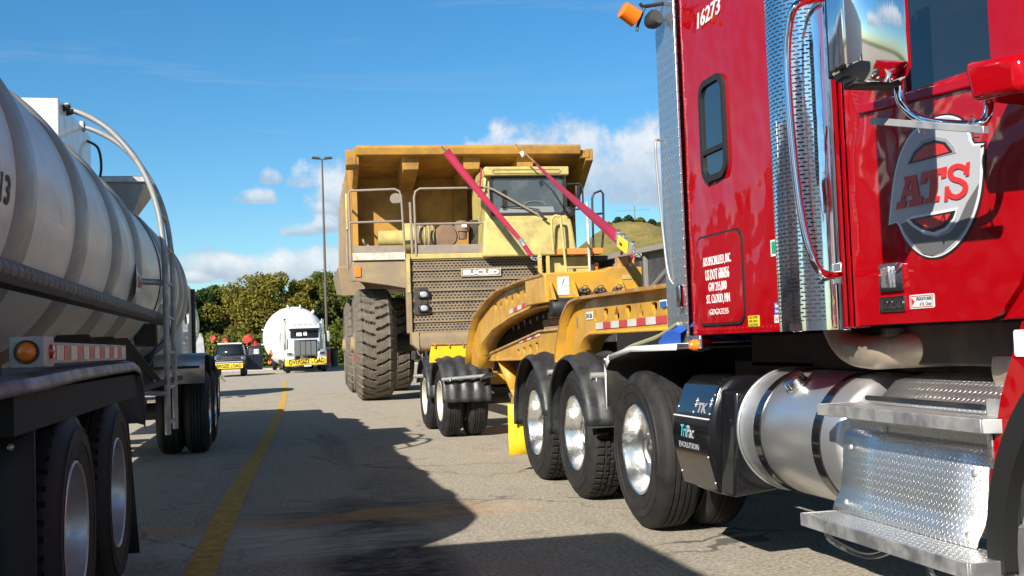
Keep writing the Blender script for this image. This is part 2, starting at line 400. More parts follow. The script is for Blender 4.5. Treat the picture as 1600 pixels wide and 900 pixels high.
def plate(polys, plane, pos, th, mb=None):
    """filled outline with holes; the outer face stands th/2 proud of pos"""
    cu = bpy.data.curves.new('plate', 'CURVE'); cu.dimensions = '2D'; cu.fill_mode = 'BOTH'; cu.extrude = th/2
    for p in polys:
        sp_ = cu.splines.new('POLY'); sp_.points.add(len(p)-1); sp_.use_cyclic_u = True
        for q, c in zip(sp_.points, p): q.co = (c[0], c[1], 0, 1)
    me = _curve_mesh(cu); mb = mb or MB(); place2d(mb, me, plane, pos, 1); bpy.data.meshes.remove(me); return mb
def text(s, plane, pos, a0, a1, z0, z1, th=.002, bold=.02, mb=None, shear=0, flip=None):
    """lettering fitted to a box of the plane; on plane X it reads towards -Y (a0 > a1)"""
    cu = bpy.data.curves.new('t', 'FONT'); cu.body = s; cu.size = 1; cu.extrude = .01; cu.offset = bold; cu.shear = shear; cu.resolution_u = 3
    me = _curve_mesh(cu); xs = [v.co.x for v in me.vertices]; ys = [v.co.y for v in me.vertices]
    x0, x1, y0, y1 = min(xs), max(xs), min(ys), max(ys); mb = mb or MB()
    place2d(mb, me, plane, pos, th/.02, lambda x, y: (a0+(a1-a0)*(x-x0)/(x1-x0), z0+(z1-z0)*(y-y0)/(y1-y0)))
    bpy.data.meshes.remove(me); return mb

# ------------------------------------------------------------------ wheels
def tyre_mesh(R, W, rr, kind, seg=180):
    """tyre about the X axis, outer face at x = 0, running to x = W"""
    hw = W/2; prof = []
    sh = .13*R/.52
    side = [(.035, rr), (.0, rr+.02*R), (-.012, rr+(R-rr)*.3), (-.014, rr+(R-rr)*.36), (-.018, rr+(R-rr)*.37), (-.018, rr+(R-rr)*.40), (-.015, rr+(R-rr)*.41), (-.016, rr+(R-rr)*.6), (-.019, rr+(R-rr)*.61), (-.018, rr+(R-rr)*.64), (-.013, rr+(R-rr)*.65), (-.004, R-sh*.55), (.012, R-sh*.25), (.035, R-.012)]
    k = W/.28
    side = [(a*k, b) for a, b in side]
    nt_ = 26; tread = []
    for i in range(nt_+1):
        t = i/nt_; tread.append((.045*k+(W-.09*k)*t, R-.012*R*(2*t-1)**2*1.2, t))
    P = [(a, b, None) for a, b in side]+tread+[(W-a, b, None) for a, b in side[::-1]]
    m = MB(); vs = []
    for (x, r, t) in P:
        for j in range(seg):
            a = 2*math.pi*j/seg; rad = r
            if kind == 'lug':
                ph = a/(2*math.pi)*30
                if t is not None:
                    s_ = 0 if t < .5 else 1; uu = abs(t-.5)*2
                    f = (ph + .5*s_ + .42*uu*uu - .1) % 1.0
                    if uu > .07 and f < .2: rad = r-.10
                elif r > R*.9 and x < W/2:
                    f = (ph + .32) % 1.0
                    if f < .24: rad = r-.05
                elif r > R*.9:
                    f = (ph + .82) % 1.0
                    if f < .24: rad = r-.05
            elif kind == 'rib' and t is not None:
                for gt in (.2, .4, .6, .8):
                    if abs(t-gt) < .022: rad = r-.014
            elif kind == 'block' and t is not None:
                f = (a/(2*math.pi)*48 + (.5 if t > .5 else 0)) % 1.0
                if min(abs(t-g_) for g_ in (.27, .5, .73)) < .022 or (f < .22 and (t < .3 or t > .7 or .35 < t < .65)): rad = r-.016
            vs.append((x, rad*math.cos(a), rad*math.sin(a)))
    n = len(P); fs = []
    for i in range(n-1):
        for j in range(seg): l = (j+1) % seg; fs.append((i*seg+j, (i+1)*seg+j, (i+1)*seg+l, i*seg+l))
    return m.add(vs, fs)
def rim_mesh(rr, W, style='dish'):
    m = MB(); s = rr/.295
    if style == 'dish':
        pr = [(.05, .297), (.0, .298), (-.006, .29), (.0, .281), (.02, .276), (.05, .268), (.085, .262), (.115, .25), (.135, .235), (.145, .215), (.15, .16), (.14, .14), (.14, .10), (.09, .095), (.075, .07), (.07, .0)]
    else:
        pr = [(.05, .297), (.0, .298), (-.006, .29), (.0, .281), (.025, .272), (.07, .255), (.05, .22), (.02, .18), (.0, .15), (-.02, .13), (-.02, .09), (-.05, .08), (-.06, .0)]
    m.lathe([(x*s, r*s) for x, r in pr], (0, 0, 0), 0, 64)
    d = .148*s if style == 'dish' else .03*s
    m.mat(1)
    for k in range(10):                                         # hand holes
        a = 2*math.pi*k/10; c = (d, .198*s*math.cos(a), .198*s*math.sin(a))
        m.lathe([(-.0035, .027*s), (-.0045, .0)], c, 0, 14)
    m.mat(0)
    for k in range(10):
        a = 2*math.pi*(k+.5)/10; c = (d, .15*s*math.cos(a), .15*s*math.sin(a))
        m.lathe([(-.0, .017*s), (-.03, .016*s), (-.034, .0)], c, 0, 8)
    return m
WCACHE = {}
def wheel(parent, x, y, z=.52, R=.52, W=.27, kind='rib', out=-1, rimmat='alu', style='dish', tm='tyre', name='wheel', rr=None):
    """out = -1: the outer face looks to -X at x; +1: looks to +X"""
    rr = rr or R*.565; key = (R, W, kind, rimmat, style, tm)
    if key not in WCACHE:
        t = tyre_mesh(R, W, rr, kind, 360 if kind in ('lug', 'block') else 96).build(name, tm, parent, sharp=30)
        rm = rim_mesh(rr, W, style).build('rim', [rimmat, 'steel_dark'], t, sharp=35)
        WCACHE[key] = (t, rm)
    else:
        t0, r0_ = WCACHE[key]; t = t0.copy(); t.name = name; C.objects.link(t); t.parent = parent
        rm = r0_.copy(); C.objects.link(rm); rm.parent = t; rm.name = 'rim'
    pl = WLOC[parent.name]; WLOC[t.name] = Vector((x, y, z)); t.location = Vector((x, y, z))-pl
    t.rotation_euler = (random.uniform(0, 6), 0, 0) if out < 0 else (random.uniform(0, 6), 0, math.pi)
    return t
def duals(parent, x, y, out=-1, both=True, **k):
    W = k.get('W', .27)
    wheel(parent, x, y, out=out, **k)
    if both: wheel(parent, x - out*(W+.06), y, out=out, **k)
# ================================================================== the setting: lot, kerb, grass, hill
def m_ground():
    m, g = nodemat('worn_lot_asphalt', col=(.3, .29, .27), rough=.88)
    fine = g.noise(36, 6, .8); mid = g.noise(9, 6, .65); big = g.noise(.35, 5, .6)
    streak = g.noise(1.1, 5, .6, stretch=(2.6, .22, 1))
    c = g.mix(g.m('MULTIPLY_ADD', fine, 4.6, -1.8, clamp=True), (.22, .188, .145, 1), (.64, .56, .435, 1))
    c = g.mix(g.m('MULTIPLY_ADD', mid, 1.8, -.65, clamp=True), g.mix(.22, c, (.16, .145, .12, 1)), c)
    c = g.mix(g.m('MULTIPLY_ADD', big, 2.2, -.8, clamp=True), c, g.mix(.35, c, (.42, .39, .34, 1)))
    c = g.mix(g.m('MULTIPLY', g.m('MULTIPLY_ADD', streak, 4.0, -2.3, clamp=True), .35), c, (.10, .095, .09, 1))
    o = g.xyz()
    # oil drips and tyre scuffs where the trucks stop
    vo = g.n('ShaderNodeTexVoronoi'); vo.inputs['Scale'].default_value = 1.1; vo.inputs['Randomness'].default_value = 1
    nd = g.n('ShaderNodeTexNoise'); nd.inputs['Scale'].default_value = 3.0; nd.inputs['Detail'].default_value = 5
    g.t.links.new(g.co(), nd.inputs['Vector'])
    va = g.n('ShaderNodeVectorMath', operation='SCALE'); va.inputs['Scale'].default_value = .35; g.t.links.new(nd.outputs['Color'], va.inputs[0])
    vb = g.n('ShaderNodeVectorMath', operation='ADD'); g.t.links.new(g.co(), vb.inputs[0]); g.t.links.new(va.outputs[0], vb.inputs[1]); g.t.links.new(vb.outputs[0], vo.inputs['Vector'])
    st = g.m('MULTIPLY', g.m('SUBTRACT', 1.0, g.m('MULTIPLY', vo.outputs['Distance'], 7.0), clamp=True), g.m('MULTIPLY_ADD', g.noise(.6, 3), 6, -2.9, clamp=True))
    c = g.mix(g.m('MULTIPLY', st, .8), c, (.045, .04, .035, 1))
    warp = g.noise(1.1, 4, .6)
    def band(x0, wd, y0, yl, amt, cc, c, n):
        dx = g.m('ABSOLUTE', g.m('DIVIDE', g.m('SUBTRACT', o[0], x0), wd)); dy = g.m('ABSOLUTE', g.m('DIVIDE', g.m('SUBTRACT', g.m('MULTIPLY_ADD', g.m('SUBTRACT', warp, .5), 1.7, o[1]), y0), yl))
        q = g.m('SUBTRACT', 1.25, g.m('ADD', g.m('POWER', dx, 2.0), g.m('POWER', dy, 2.0)), clamp=True)
        return g.mix(g.m('MULTIPLY', g.m('MULTIPLY', q, g.m('MULTIPLY_ADD', n, 3.2, -1.05, clamp=True)), amt), c, cc)
    n4 = g.noise(5, 7, .7, stretch=(1, 1.6, 1)); n5 = g.noise(2.2, 6, .7, stretch=(.8, 2.6, 1), dist=.8)
    c = band(.62, .45, 6.4, 2.8, 1.0, (.018, .016, .014, 1), c, g.m('MULTIPLY_ADD', n4, .7, .25))      # dark spill in the lane
    c = band(.7, .9, 8.5, .8, .85, (.04, .034, .03, 1), c, n5)
    c = band(.2, 1.7, 8.25, .34, 1.0, (.62, .33, .12, 1), c, g.noise(3.0, 7, .75, stretch=(.7, 3.5, 1), dist=1.2))       # rusty silt line
    c = band(.1, 1.1, 7.3, .6, .9, (.62, .58, .50, 1), c, g.noise(3.5, 8, .75, stretch=(.6, 4.5, 1), dist=1.5))
    c = band(.75, .2, 14.5, 3.0, .55, (.05, .045, .04, 1), c, g.noise(14, 3, .5, stretch=(3, .5, 1)))
    c = band(1.0, .35, 10, 1.2, .45, (.06, .055, .05, 1), c, n4)
    # cracks and sealed joints
    vc = g.n('ShaderNodeTexVoronoi', feature='DISTANCE_TO_EDGE'); vc.inputs['Scale'].default_value = .42; g.t.links.new(vb.outputs[0], vc.inputs['Vector'])
    cr = g.m('MULTIPLY', g.m('LESS_THAN', vc.outputs['Distance'], .006), g.m('MULTIPLY_ADD', g.noise(.5, 3), 6, -2.8, clamp=True))
    c = g.mix(g.m('MULTIPLY', cr, .75), c, (.05, .045, .04, 1))
    pt = g.m('MULTIPLY_ADD', g.noise(3.2, 7, .7, stretch=(1, .7, 1)), 5.0, -2.7, clamp=True)
    c = g.mix(g.m('MULTIPLY', pt, .38), c, (.62, .57, .48, 1))
    pt = g.m('MULTIPLY_ADD', g.noise(1.9, 7, .72, stretch=(1.4, .5, 1)), 5.0, -2.75, clamp=True)
    c = g.mix(g.m('MULTIPLY', pt, .35), c, (.10, .085, .065, 1))
    g.set(Base_Color=c)
    g.bump(g.m('ADD', g.m('MULTIPLY', fine, 1.0), g.m('MULTIPLY', g.noise(30, 4, .6), .8)), .012)
    return m
M['ground'] = m_ground()
def m_grass(name, a, b, c_):
    m, g = nodemat(name, col=a, rough=.9)
    c = g.mix(g.m('MULTIPLY_ADD', g.noise(.35, 7, .65), 2.6, -.8, clamp=True), (*a, 1), (*b, 1))
    c = g.mix(g.m('MULTIPLY_ADD', g.noise(.09, 4, .6), 4, -1.8, clamp=True), c, (*c_, 1))
    c = g.mix(g.m('MULTIPLY_ADD', g.noise(1.6, 8, .75), 4.5, -2.2, clamp=True), c, g.mix(.55, c, (.035, .05, .012, 1))); g.set(Base_Color=c); g.bump(g.noise(3, 8, .7), .25); return m
M['grass'] = m_grass('mown_grass', (.07, .115, .018), (.13, .17, .035), (.1, .12, .03))
M['hillgrass'] = m_grass('dry_hill_grass', (.14, .13, .03), (.30, .21, .06), (.07, .08, .018))
M['yline'] = mat('worn_yellow_line', (.66, .38, .03), .75, dirt=.36, dirtcol=(.26, .18, .09), dscale=11, bump=.006, bscale=60)
M['concrete'] = mat('pale_kerb_concrete', (.42, .40, .36), .85, dirt=.3, dirtcol=(.25, .22, .18))
def gsheet(name, x0, x1, y0, y1, z, m, nx=2, ny=2):
    mb = MB(); mb.sheet([[(x0+(x1-x0)*i/nx, y0+(y1-y0)*j/ny, z) for i in range(nx+1)] for j in range(ny+1)])
    return structure(mb.build(name, m, fix=False))
gsheet('ground', -900, 900, -300, 1500, -.25, 'grass')
gsheet('parking_lot', -60, 60, -60, 77, 0, 'ground')
structure(B(((-60, 77, -.1), (60, 77.35, .13))).build('kerb', 'concrete', bev=.03))
gsheet('grass_verge', -200, 200, 77.35, 300, .1, 'grass')
# worn yellow lane line, slightly bent as painted
yl = MB(); rows = []
pl_ = [((-.74), (-.56), 2.0), (-.53, -.345, 6.5), (-.435, -.245, 10), (-.30, -.13, 13.2), (-.03, .13, 20), (.19, .33, 28), (.28, .42, 33.5), (.47, .6, 50)]
for i, (xa, xb, y) in enumerate(pl_[:-1]):
    xa2, xb2, y2 = pl_[i+1]
    for k in range(8):
        t = k/8; rows.append([(xa+(xa2-xa)*t+random.uniform(-.006, .006), y+(y2-y)*t, .004), (xb+(xb2-xb)*t+random.uniform(-.006, .006), y+(y2-y)*t, .004)])
yl.sheet(rows); structure(yl.build('lane_line', 'yline', fix=False))
# hill behind the dump truck
hl = MB(); rows = []
def hz_(x, y):
    r = math.hypot((x-76)/22, (y-222)/32); h = 24*math.exp(-(r**2.2)*.85)
    h2 = 19*math.exp(-(((x-100)/26)**2+((y-240)/30)**2))
    h3 = 7*math.exp(-(((x-45)/25)**2+((y-240)/25)**2))
    return max(h, h2)+.3*min(h, h2)+h3*.5+1.6*noise.noise(Vector((x*.09, y*.09, 0)))+.5*noise.noise(Vector((x*.4, y*.4, 3)))
for j in range(71):
    y = 165+j*1.6; rows.append([(16+i*1.7, y, hz_(16+i*1.7, y)-.2 if 0 < i < 80 and 0 < j < 70 else -1) for i in range(81)])
hl.sheet(rows); structure(hl.build('hill', 'hillgrass', fix=False))

# ================================================================== red semi truck (heads towards the camera's back; its side lies at X = 2.4)
XS = 2.40
T = thing('semi_truck', 'gloss red sleeper truck with silver fuel tank and tread plate steps, nearest at right', 'semi truck', (3.6, 5.5, 0))
# sleeper
sb = MB(); n_ = 24
sl_prof = [(4.74, 1.26), (5.95, 1.26), (5.97, 1.30), (5.97, 3.62), (5.90, 3.75), (4.74, 3.95)]
rows = []
zz = [1.26+(3.6-1.26)*i/30 for i in range(31)]
for z in zz: rows.append([(XS, 4.74+(5.965-4.74)*i/16, z) for i in range(17)])
sb.sheet(rows)
sb.prism([(4.74, 1.262), (5.96, 1.262), (5.96, 3.6), (5.8, 3.8), (4.74, 3.95)], 0, XS+.004, 4.78)
sb.build('sleeper', 'red', T, fix=True)
def studs(name, m, par, pts, r, h=.008):
    o0 = None
    for p in pts:
        if o0 is None: o0 = MB().lathe([(-h, .0), (-h*.7, r*.75), (.0, r)], p, 0, 8).build(name, m, par, loc=p)
        else: o = o0.copy(); C.objects.link(o); o.location = o0.location+Vector(p)-Vector(pts[0])
studs('rivet', 'red', T, [(XS, 4.8+i*.048, 1.285) for i in range(24)], .009, .004)
# tread plate edge strip at the rear corner
cs = MB(); cs.box((2.37, 5.985, 1.18), (2.385, 6.30, 3.6)); cs.box((2.385, 6.28, 1.18), (4.75, 6.30, 3.6)); cs.box((2.37, 5.80, 1.18), (2.385, 5.985, 1.255))
cs.build('corner_extender', 'dp_strip', T, bev=.003)
# sleeper window
wp = rrect(5.36, 5.70, 2.10, 2.67, .09)
m_ = plate([wp, rrect(5.39, 5.67, 2.135, 2.635, .065)], 'X', XS-.008, .022); fr = m_.build('sleeper_window', 'rubber_trim', T)
plate([rrect(5.385, 5.675, 2.13, 2.64, .068)], 'X', XS-.002, .006).build('pane', 'glass_dark', fr)
B(((XS-.018, 5.39, 2.255), (XS-.004, 5.67, 2.285))).build('divider', 'rubber_trim', fr, bev=.003)
# luggage hatch with the carrier's lettering
hp = rrect(5.24, 5.84, 1.32, 1.80, .07)
hd = plate([hp], 'X', XS-.007, .012).build('hatch_door', 'red', T, bev=.003)
plate([rrect(5.228, 5.852, 1.308, 1.812, .075), rrect(5.245, 5.835, 1.33, 1.775, .065)], 'X', XS-.004, .012).build('hatch_seal', 'rubber_trim', hd)
lt = MB(); px = lambda x, y: U(x, y, X=XS)
for s_, x0, x1, yt, yb, in (('ATS SPECIALIZED, INC.', 1102, 1146, 399, 415), ('US DOT 606056', 1106, 1143, 419, 436), ('GW 215,000', 1111, 1139, 440, 456), ('ST. CLOUD, MN', 1108, 1144, 459, 475), ('GDGX3235', 1113, 1142, 482, 491)):
    a = px(x0, (yt+yb)/2); b = px(x1, (yt+yb)/2); zt = px((x0+x1)/2, yt).z; zb = px((x0+x1)/2, yb).z
    text(s_, 'X', XS-.0145, a.y, b.y, zb, zt, bold=0 if s_[0] != 'G' or s_[1] == 'W' else -.008, mb=lt)
lt.build('lettering', 'decal_white', hd)
nb = MB(); a = px(1090, 44); b = px(1126, 10); text('16273', 'X', XS-.003, a.y, b.y, 2.985, 3.075, bold=.02, mb=nb, shear=.15); nb.build('unit_number', 'decal_white', T)
def sticker(nm, x0, y0, x1, y1, mt, txts=(), tm='decal_white', par=None, d=.003):
    a = px(x0, (y0+y1)/2); b = px(x1, (y0+y1)/2); c = px((x0+x1)/2, y0); e = px((x0+x1)/2, y1)
    o = plate([[(a.y, e.z), (b.y, e.z), (b.y, c.z), (a.y, c.z)]], 'X', XS-.002, d).build(nm, mt, par or T)
    if txts:
        q = MB(); n = len(txts); h = (c.z-e.z)/n
        for i, t_ in enumerate(txts):
            text(t_, 'X', XS-.0045, a.y+(b.y-a.y)*.1, a.y+(b.y-a.y)*.9, c.z-h*(i+.85), c.z-h*(i+.2), th=.001, bold=0, mb=q)
        q.build('lettering', tm, o)
    return o
M['sticker_green'] = mat('green_sticker', (.01, .35, .16), .5); M['sticker_yellow'] = mat('yellow_sticker', (.8, .62, .03), .5); M['sticker_blue'] = mat('blue_sticker', (.03, .12, .38), .5)
s_ = sticker('sticker', 1205, 374, 1218, 400, 'decal_white'); a = px(1207, 388); b = px(1216, 388)
plate([rrect(b.y, a.y, px(1211, 396).z, px(1211, 377).z, .008)], 'X', XS-.0045, .002).build('sticker_panel', 'sticker_green', s_)
sticker('sticker', 1170, 493, 1187, 510, 'sticker_yellow', ('NO STEP', 'FUEL ONLY', 'CAUTION'), 'decal_black')
sticker('sticker', 1211, 472, 1229, 491, 'sticker_blue', ('Electronic', 'Driver Log'))
sticker('sticker', 1211, 491.5, 1229, 504, 'decal_white', ('Log Onboard',), 'decal_red')
# cab shell
cb = MB(); cb.box((XS+.01, 3.02, 1.27), (4.76, 4.74, 2.0)); cb.prism([(3.0, 2.0), (4.74, 2.0), (4.74, 3.35), (4.3, 3.3), (3.3, 2.95), (2.9, 2.3)], 0, XS+.3, 4.5)
cb.box((XS+.004, 4.12, 1.262), (XS+.05, 4.24, 3.3))
cb.box((XS+.01, 3.0, 2.0), (XS+.05, 3.18, 3.0))
cb.box((XS+.01, 3.68, 2.0), (XS+.05, 4.12, 3.0))
cb.box((XS+.01, 3.0, 2.55), (XS+.05, 4.2, 3.1))
cb.build('cab', 'red', T, bev=.006)
B(((XS+.004, 4.165, 1.26), (XS+.02, 4.18, 3.3))).build('cab_seam', 'rubber_trim', T)
# door with chamfered front foot
dp = [(4.105, 1.272), (3.26, 1.272), (3.20, 1.29), (3.10, 1.38), (3.02, 1.50), (3.02, 2.13), (4.105, 2.13)]
dr = plate([dp], 'X', XS-.003, .03).build('door', 'red', T, bev=.006)
plate([[(4.12, 1.266), (3.245, 1.266), (3.01, 1.50), (3.01, 2.1), (4.12, 2.1)]], 'X', XS+.012, .01).build('door_gap', 'rubber_trim', T)
plate([[(4.105, 2.12), (3.02, 2.05), (3.02, 3.0), (4.105, 3.0)], [(3.69, 2.155), (3.19, 2.135), (3.19, 2.62), (3.69, 2.65)]], 'X', XS+.004, .02).build('window_surround', 'red', dr, bev=.005)
plate([[(3.70, 2.13), (3.18, 2.12), (3.18, 2.64), (3.70, 2.66)]], 'X', XS+.010, .008).build('door_window', 'glass_dark', dr)
ms = MB(); a = U(1341, 171, X=2.375); b = U(1600, 106, X=2.375)
za, zb2, ya2, yb2 = a.z, b.z-.005, a.y, b.y-.1
ms.hexa([(2.366, yb2, zb2-.024), (2.40, yb2, zb2-.024), (2.40, ya2, za-.024), (2.366, ya2, za-.024), (2.372, yb2, zb2+.02), (2.40, yb2, zb2+.02), (2.40, ya2, za+.02), (2.372, ya2, za+.02)]); ms.build('sill_moulding', 'red', dr, bev=.008)
# seat and interior glimpsed
B(((2.9, 3.3, 1.6), (3.4, 3.4, 2.45))).build('seat', 'steel_dark', T, bev=.05)
# door handle and badges
a = px(1384, 435); b = px(1421, 432); zt = px(1402, 411).z; zb = px(1402, 455).z
dh = plate([rrect(b.y, a.y, zb, zt, .012)], 'X', XS-.024, .012).build('door_handle', 'chrome', dr, bev=.003)
B(((XS-.033, a.y-.075, zb+.015), (XS-.026, a.y-.015, zt-.015)), ((XS-.045, a.y-.095, zb+.012), (XS-.03, a.y-.08, zt-.012))).build('handle_paddle', 'alu', dh, bev=.004)
a = px(1383, 476); b = px(1423, 473); zt = px(1402, 463).z; zb = px(1402, 487).z
bd = plate([rrect(b.y, a.y, zb, zt, .004)], 'X', XS-.021, .008).build('badge', 'chrome', dr)
plate([rrect(b.y+.004, a.y-.004, zb+.004, zt-.004, .003)], 'X', XS-.026, .002).build('badge_panel', 'decal_black', bd)
lt = text('122', 'X', XS-.028, a.y-.008, a.y-.10, zb+.012, zt-.012, bold=.03, th=.003).build('lettering', 'chrome', bd)
text('SD', 'X', XS-.028, a.y-.108, b.y+.006, zb+.012, zt-.012, bold=.01, th=.003).build('lettering', 'chrome', bd)
a = px(1429, 471); b = px(1467, 468); zt = px(1448, 459.5).z; zb = px(1448, 481.5).z
ds = plate([rrect(b.y, a.y, zb, zt, .006)], 'X', XS-.0195, .003).build('dealer_sticker', 'decal_white', dr)
plate([rrect(b.y+.004, a.y-.004, zb+.004, zt-.004, .004), rrect(b.y+.007, a.y-.007, zb+.007, zt-.007, .003)], 'X', XS-.0215, .001).build('red_border', 'decal_red', ds)
plate([[(a.y-.012, zb+.009), (a.y-.035, (zb+zt)/2), (a.y-.012, zt-.009)]], 'X', XS-.0215, .001).build('red_wedge', 'decal_red', ds)
lt = text('FREIGHTLINER', 'X', XS-.0217, a.y-.045, b.y+.01, (zb+zt)/2+.003, zt-.010, th=.001, bold=.01); text('of St. Cloud', 'X', XS-.0217, a.y-.065, b.y+.015, zb+.010, (zb+zt)/2-.002, th=.001, bold=0, mb=lt); lt.build('lettering', 'decal_black', ds)
# carrier emblem on the door; outline coordinates measured on the photograph, laid on the door
def Lp(pts): return [(lambda p: (p.y, p.z))(U(1300+x/3, 120+y/3, X=XS-.019)) for x, y in pts]
def sm3(pts, n=4): return [(p.x, p.y) for p in smoothpath([(a_, b_, 0) for a_, b_ in pts], n)]
ring = [(262, 700)]+sm3([(266, 640), (273, 560), (285, 470), (302, 395), (328, 325), (362, 268), (405, 225), (450, 196), (500, 178), (550, 172), (596, 184), (632, 212), (655, 252), (668, 305)])+sm3([(722, 303), (720, 380), (716, 470), (706, 555), (684, 640), (648, 722), (600, 790), (540, 838), (480, 856), (425, 845), (372, 806), (332, 752), (306, 692)])
def inset(p, d):
    c = np.mean(np.array(p), axis=0); out = []
    for i in range(len(p)):
        a_, b_, c_ = np.array(p[i-1], float), np.array(p[i], float), np.array(p[(i+1) % len(p)], float)
        t = (c_-a_); nn = np.array([-t[1], t[0]])/max(1e-6, np.linalg.norm(t)); 
        if nn@(c-b_) < 0: nn = -nn
        out.append(tuple(b_+nn*d))
    return out
em = plate([Lp(ring)], 'X', XS-.0195, .002).build('door_emblem', 'decal_black', dr)
M['decal_silver'] = mat('silver_vinyl', (.46, .47, .50), .45, 0); M['decal_grey'] = mat('graphite_vinyl', (.13, .13, .13), .4); M['decal_silver_dark'] = mat('grey_vinyl', (.3, .31, .34), .4)
plate([Lp(inset(ring, 9))], 'X', XS-.0215, .002).build('emblem_silver', 'decal_white', em)
plate([Lp(inset(ring, 17))], 'X', XS-.0235, .002).build('emblem_face', 'decal_silver', em)
plate([Lp([(330, 690), (380, 672), (432, 740), (500, 752), (560, 730), (600, 680), (640, 590), (697, 500), (688, 560), (664, 640), (628, 715), (582, 772), (530, 818), (480, 838), (436, 830), (392, 785), (352, 735)])], 'X', XS-.0255, .002).build('emblem_lower_ring', 'decal_grey', em)
plate([Lp([(352, 672), (384, 654), (600, 612), (588, 668), (552, 718), (498, 744), (440, 736), (392, 705)])], 'X', XS-.0275, .002).build('emblem_lower_line', 'decal_white', em)
plate([Lp([(376, 668), (592, 626), (578, 664), (540, 706), (488, 728), (438, 716), (398, 692)])], 'X', XS-.0295, .002).build('emblem_lower_gap', 'decal_black', em)
plate([Lp([(400, 672), (572, 640), (556, 668), (525, 696), (482, 710), (442, 700)])], 'X', XS-.0315, .002).build('emblem_lower_opening', 'decal_red', em)
plate([Lp([(358, 412), (385, 350), (430, 300), (490, 280), (545, 290), (582, 330), (590, 356)])], 'X', XS-.0255, .002).build('emblem_upper_ring', 'decal_silver_dark', em)
plate([Lp([(368, 408), (395, 352), (440, 312), (492, 296), (540, 306), (575, 352)])], 'X', XS-.0275, .002).build('emblem_upper_gap', 'decal_black', em)
plate([Lp([(385, 400), (405, 362), (446, 326), (492, 311), (532, 318), (560, 352)])], 'X', XS-.0295, .002).build('emblem_upper_opening', 'decal_red', em)
lt = plate([Lp([(308, 622), (316, 588), (330, 585), (354, 492), (346, 470), (402, 458), (420, 560), (437, 562), (433, 598), (370, 611), (374, 578), (388, 575), (384, 552), (352, 560), (348, 583), (360, 582), (352, 614)]), Lp([(362, 530), (382, 526), (376, 488)])], 'X', XS-.0275, .003)
plate([Lp([(424, 505), (430, 448), (548, 420), (545, 470), (522, 478), (522, 455), (508, 458), (500, 560), (515, 558), (512, 582), (445, 595), (448, 570), (465, 567), (470, 470), (455, 473), (448, 500)])], 'X', XS-.0275, .003, mb=lt)
sp_ = smoothpath([(640, 452, 0), (632, 428, 0), (600, 418, 0), (572, 432, 0), (564, 458, 0), (580, 478, 0), (612, 488, 0), (634, 508, 0), (630, 540, 0), (600, 562, 0), (566, 556, 0), (550, 530, 0)], 5)
wd = 12; L_ = []; Rr = []
for i, p in enumerate(sp_):
    d = (sp_[min(i+1, len(sp_)-1)]-sp_[max(i-1, 0)]).normalized(); nn = Vector((-d.y, d.x, 0))*wd; L_.append(((p+nn).x, (p+nn).y)); Rr.append(((p-nn).x, (p-nn).y))
q = L_+Rr[::-1]
for i in range(len(sp_)-1): plate([Lp([L_[i], L_[i+1], Rr[i+1], Rr[i]])], 'X', XS-.0275, .003, mb=lt)
plate([Lp([(640, 402), (656, 398), (652, 462), (636, 466)])], 'X', XS-.0275, .0026, mb=lt); plate([Lp([(540, 515), (558, 512), (552, 582), (536, 586)])], 'X', XS-.0275, .0026, mb=lt)
lt.build('emblem_letters', 'decal_red', em)
# curved perforated stack shield with grab tube
sh = MB(); prof = []
for i in range(61):
    t = .5-.5*math.cos(math.pi*i/60); y = 4.61-(4.61-4.215)*t; th_ = min(1, max(0, (t-.03)/.94)); prof.append((XS-.03-.17*math.sqrt(max(0, 1-(2*th_-1)**2)), y))
sh.sheet([[(x, y, z) for x, y in prof[1:-1]] for z in (1.30, 1.6, 2.0, 2.4, 2.8, 3.2, 3.75)])
shd = thing_part = sh.build('stack_shield', 'slots', T, sharp=60)
sm = MB(); sm.box((XS-.04, 4.60, 1.255), (XS, 4.66, 3.75)); sm.box((XS-.04, 4.195, 1.255), (XS, 4.215, 3.75))
sm.sheet([[(x, y, z) for x, y in prof] for z in (1.258, 1.30)]); sm.build('shield_trim', 'chrome', shd, bev=.004)
for yy_, z_ in ((4.63, 1.42), (4.205, 1.50)): MB().lathe([(-.008, 0), (-.006, .01), (0, .013)], (XS-.04, yy_, z_), 0, 10).build('shield_bolt', 'alu', shd)
gt = MB(); gp = smoothpath([(2.36, 4.19, 1.49), (2.22, 4.08, 1.49), (2.17, 4.06, 1.54), (2.145, 4.09, 1.70), (2.14, 4.13, 2.0), (2.14, 4.15, 2.35), (2.15, 4.13, 2.54), (2.18, 4.10, 2.62), (2.36, 4.19, 2.68)], 6)
gt.tube(gp, .017, 14); g_ = gt.build('grab_handle', 'chrome', T, sharp=60)
B(((2.35, 4.17, 1.45), (2.362, 4.23, 1.54))).build('handle_foot', 'alu', g_, bev=.004)
# beacon and work lamp on their bracket over the rear corner
bk = MB(); bk.tube([(2.45, 6.14, 3.29), (2.24, 6.14, 3.25)], .012, 8); bk.tube([(2.25, 6.14, 3.25), (2.20, 6.14, 3.13), (2.195, 6.14, 3.10)], .009, 8); bk.tube([(2.24, 6.14, 3.25), (2.22, 6.14, 3.27)], .012, 8)
bk.tube(smoothpath([(2.30, 6.16, 3.24), (2.34, 6.18, 3.18), (2.42, 6.2, 3.25), (2.45, 6.2, 3.4)], 5), .006, 6)
br = bk.build('lamp_bracket', 'black', T)
bc = MB(); bc.lathe([(-.06, .0), (-.06, .045), (-.055, .052), (.045, .058), (.05, .05), (.05, 0)], (0, 0, 0), 0, 24)
bo = bc.build('beacon', 'orange_lens', br, loc=(0, 0, 0)); world(bo, (2.155, 6.14, 3.20), br); bo.rotation_euler = (0, R_(28), R_(10))
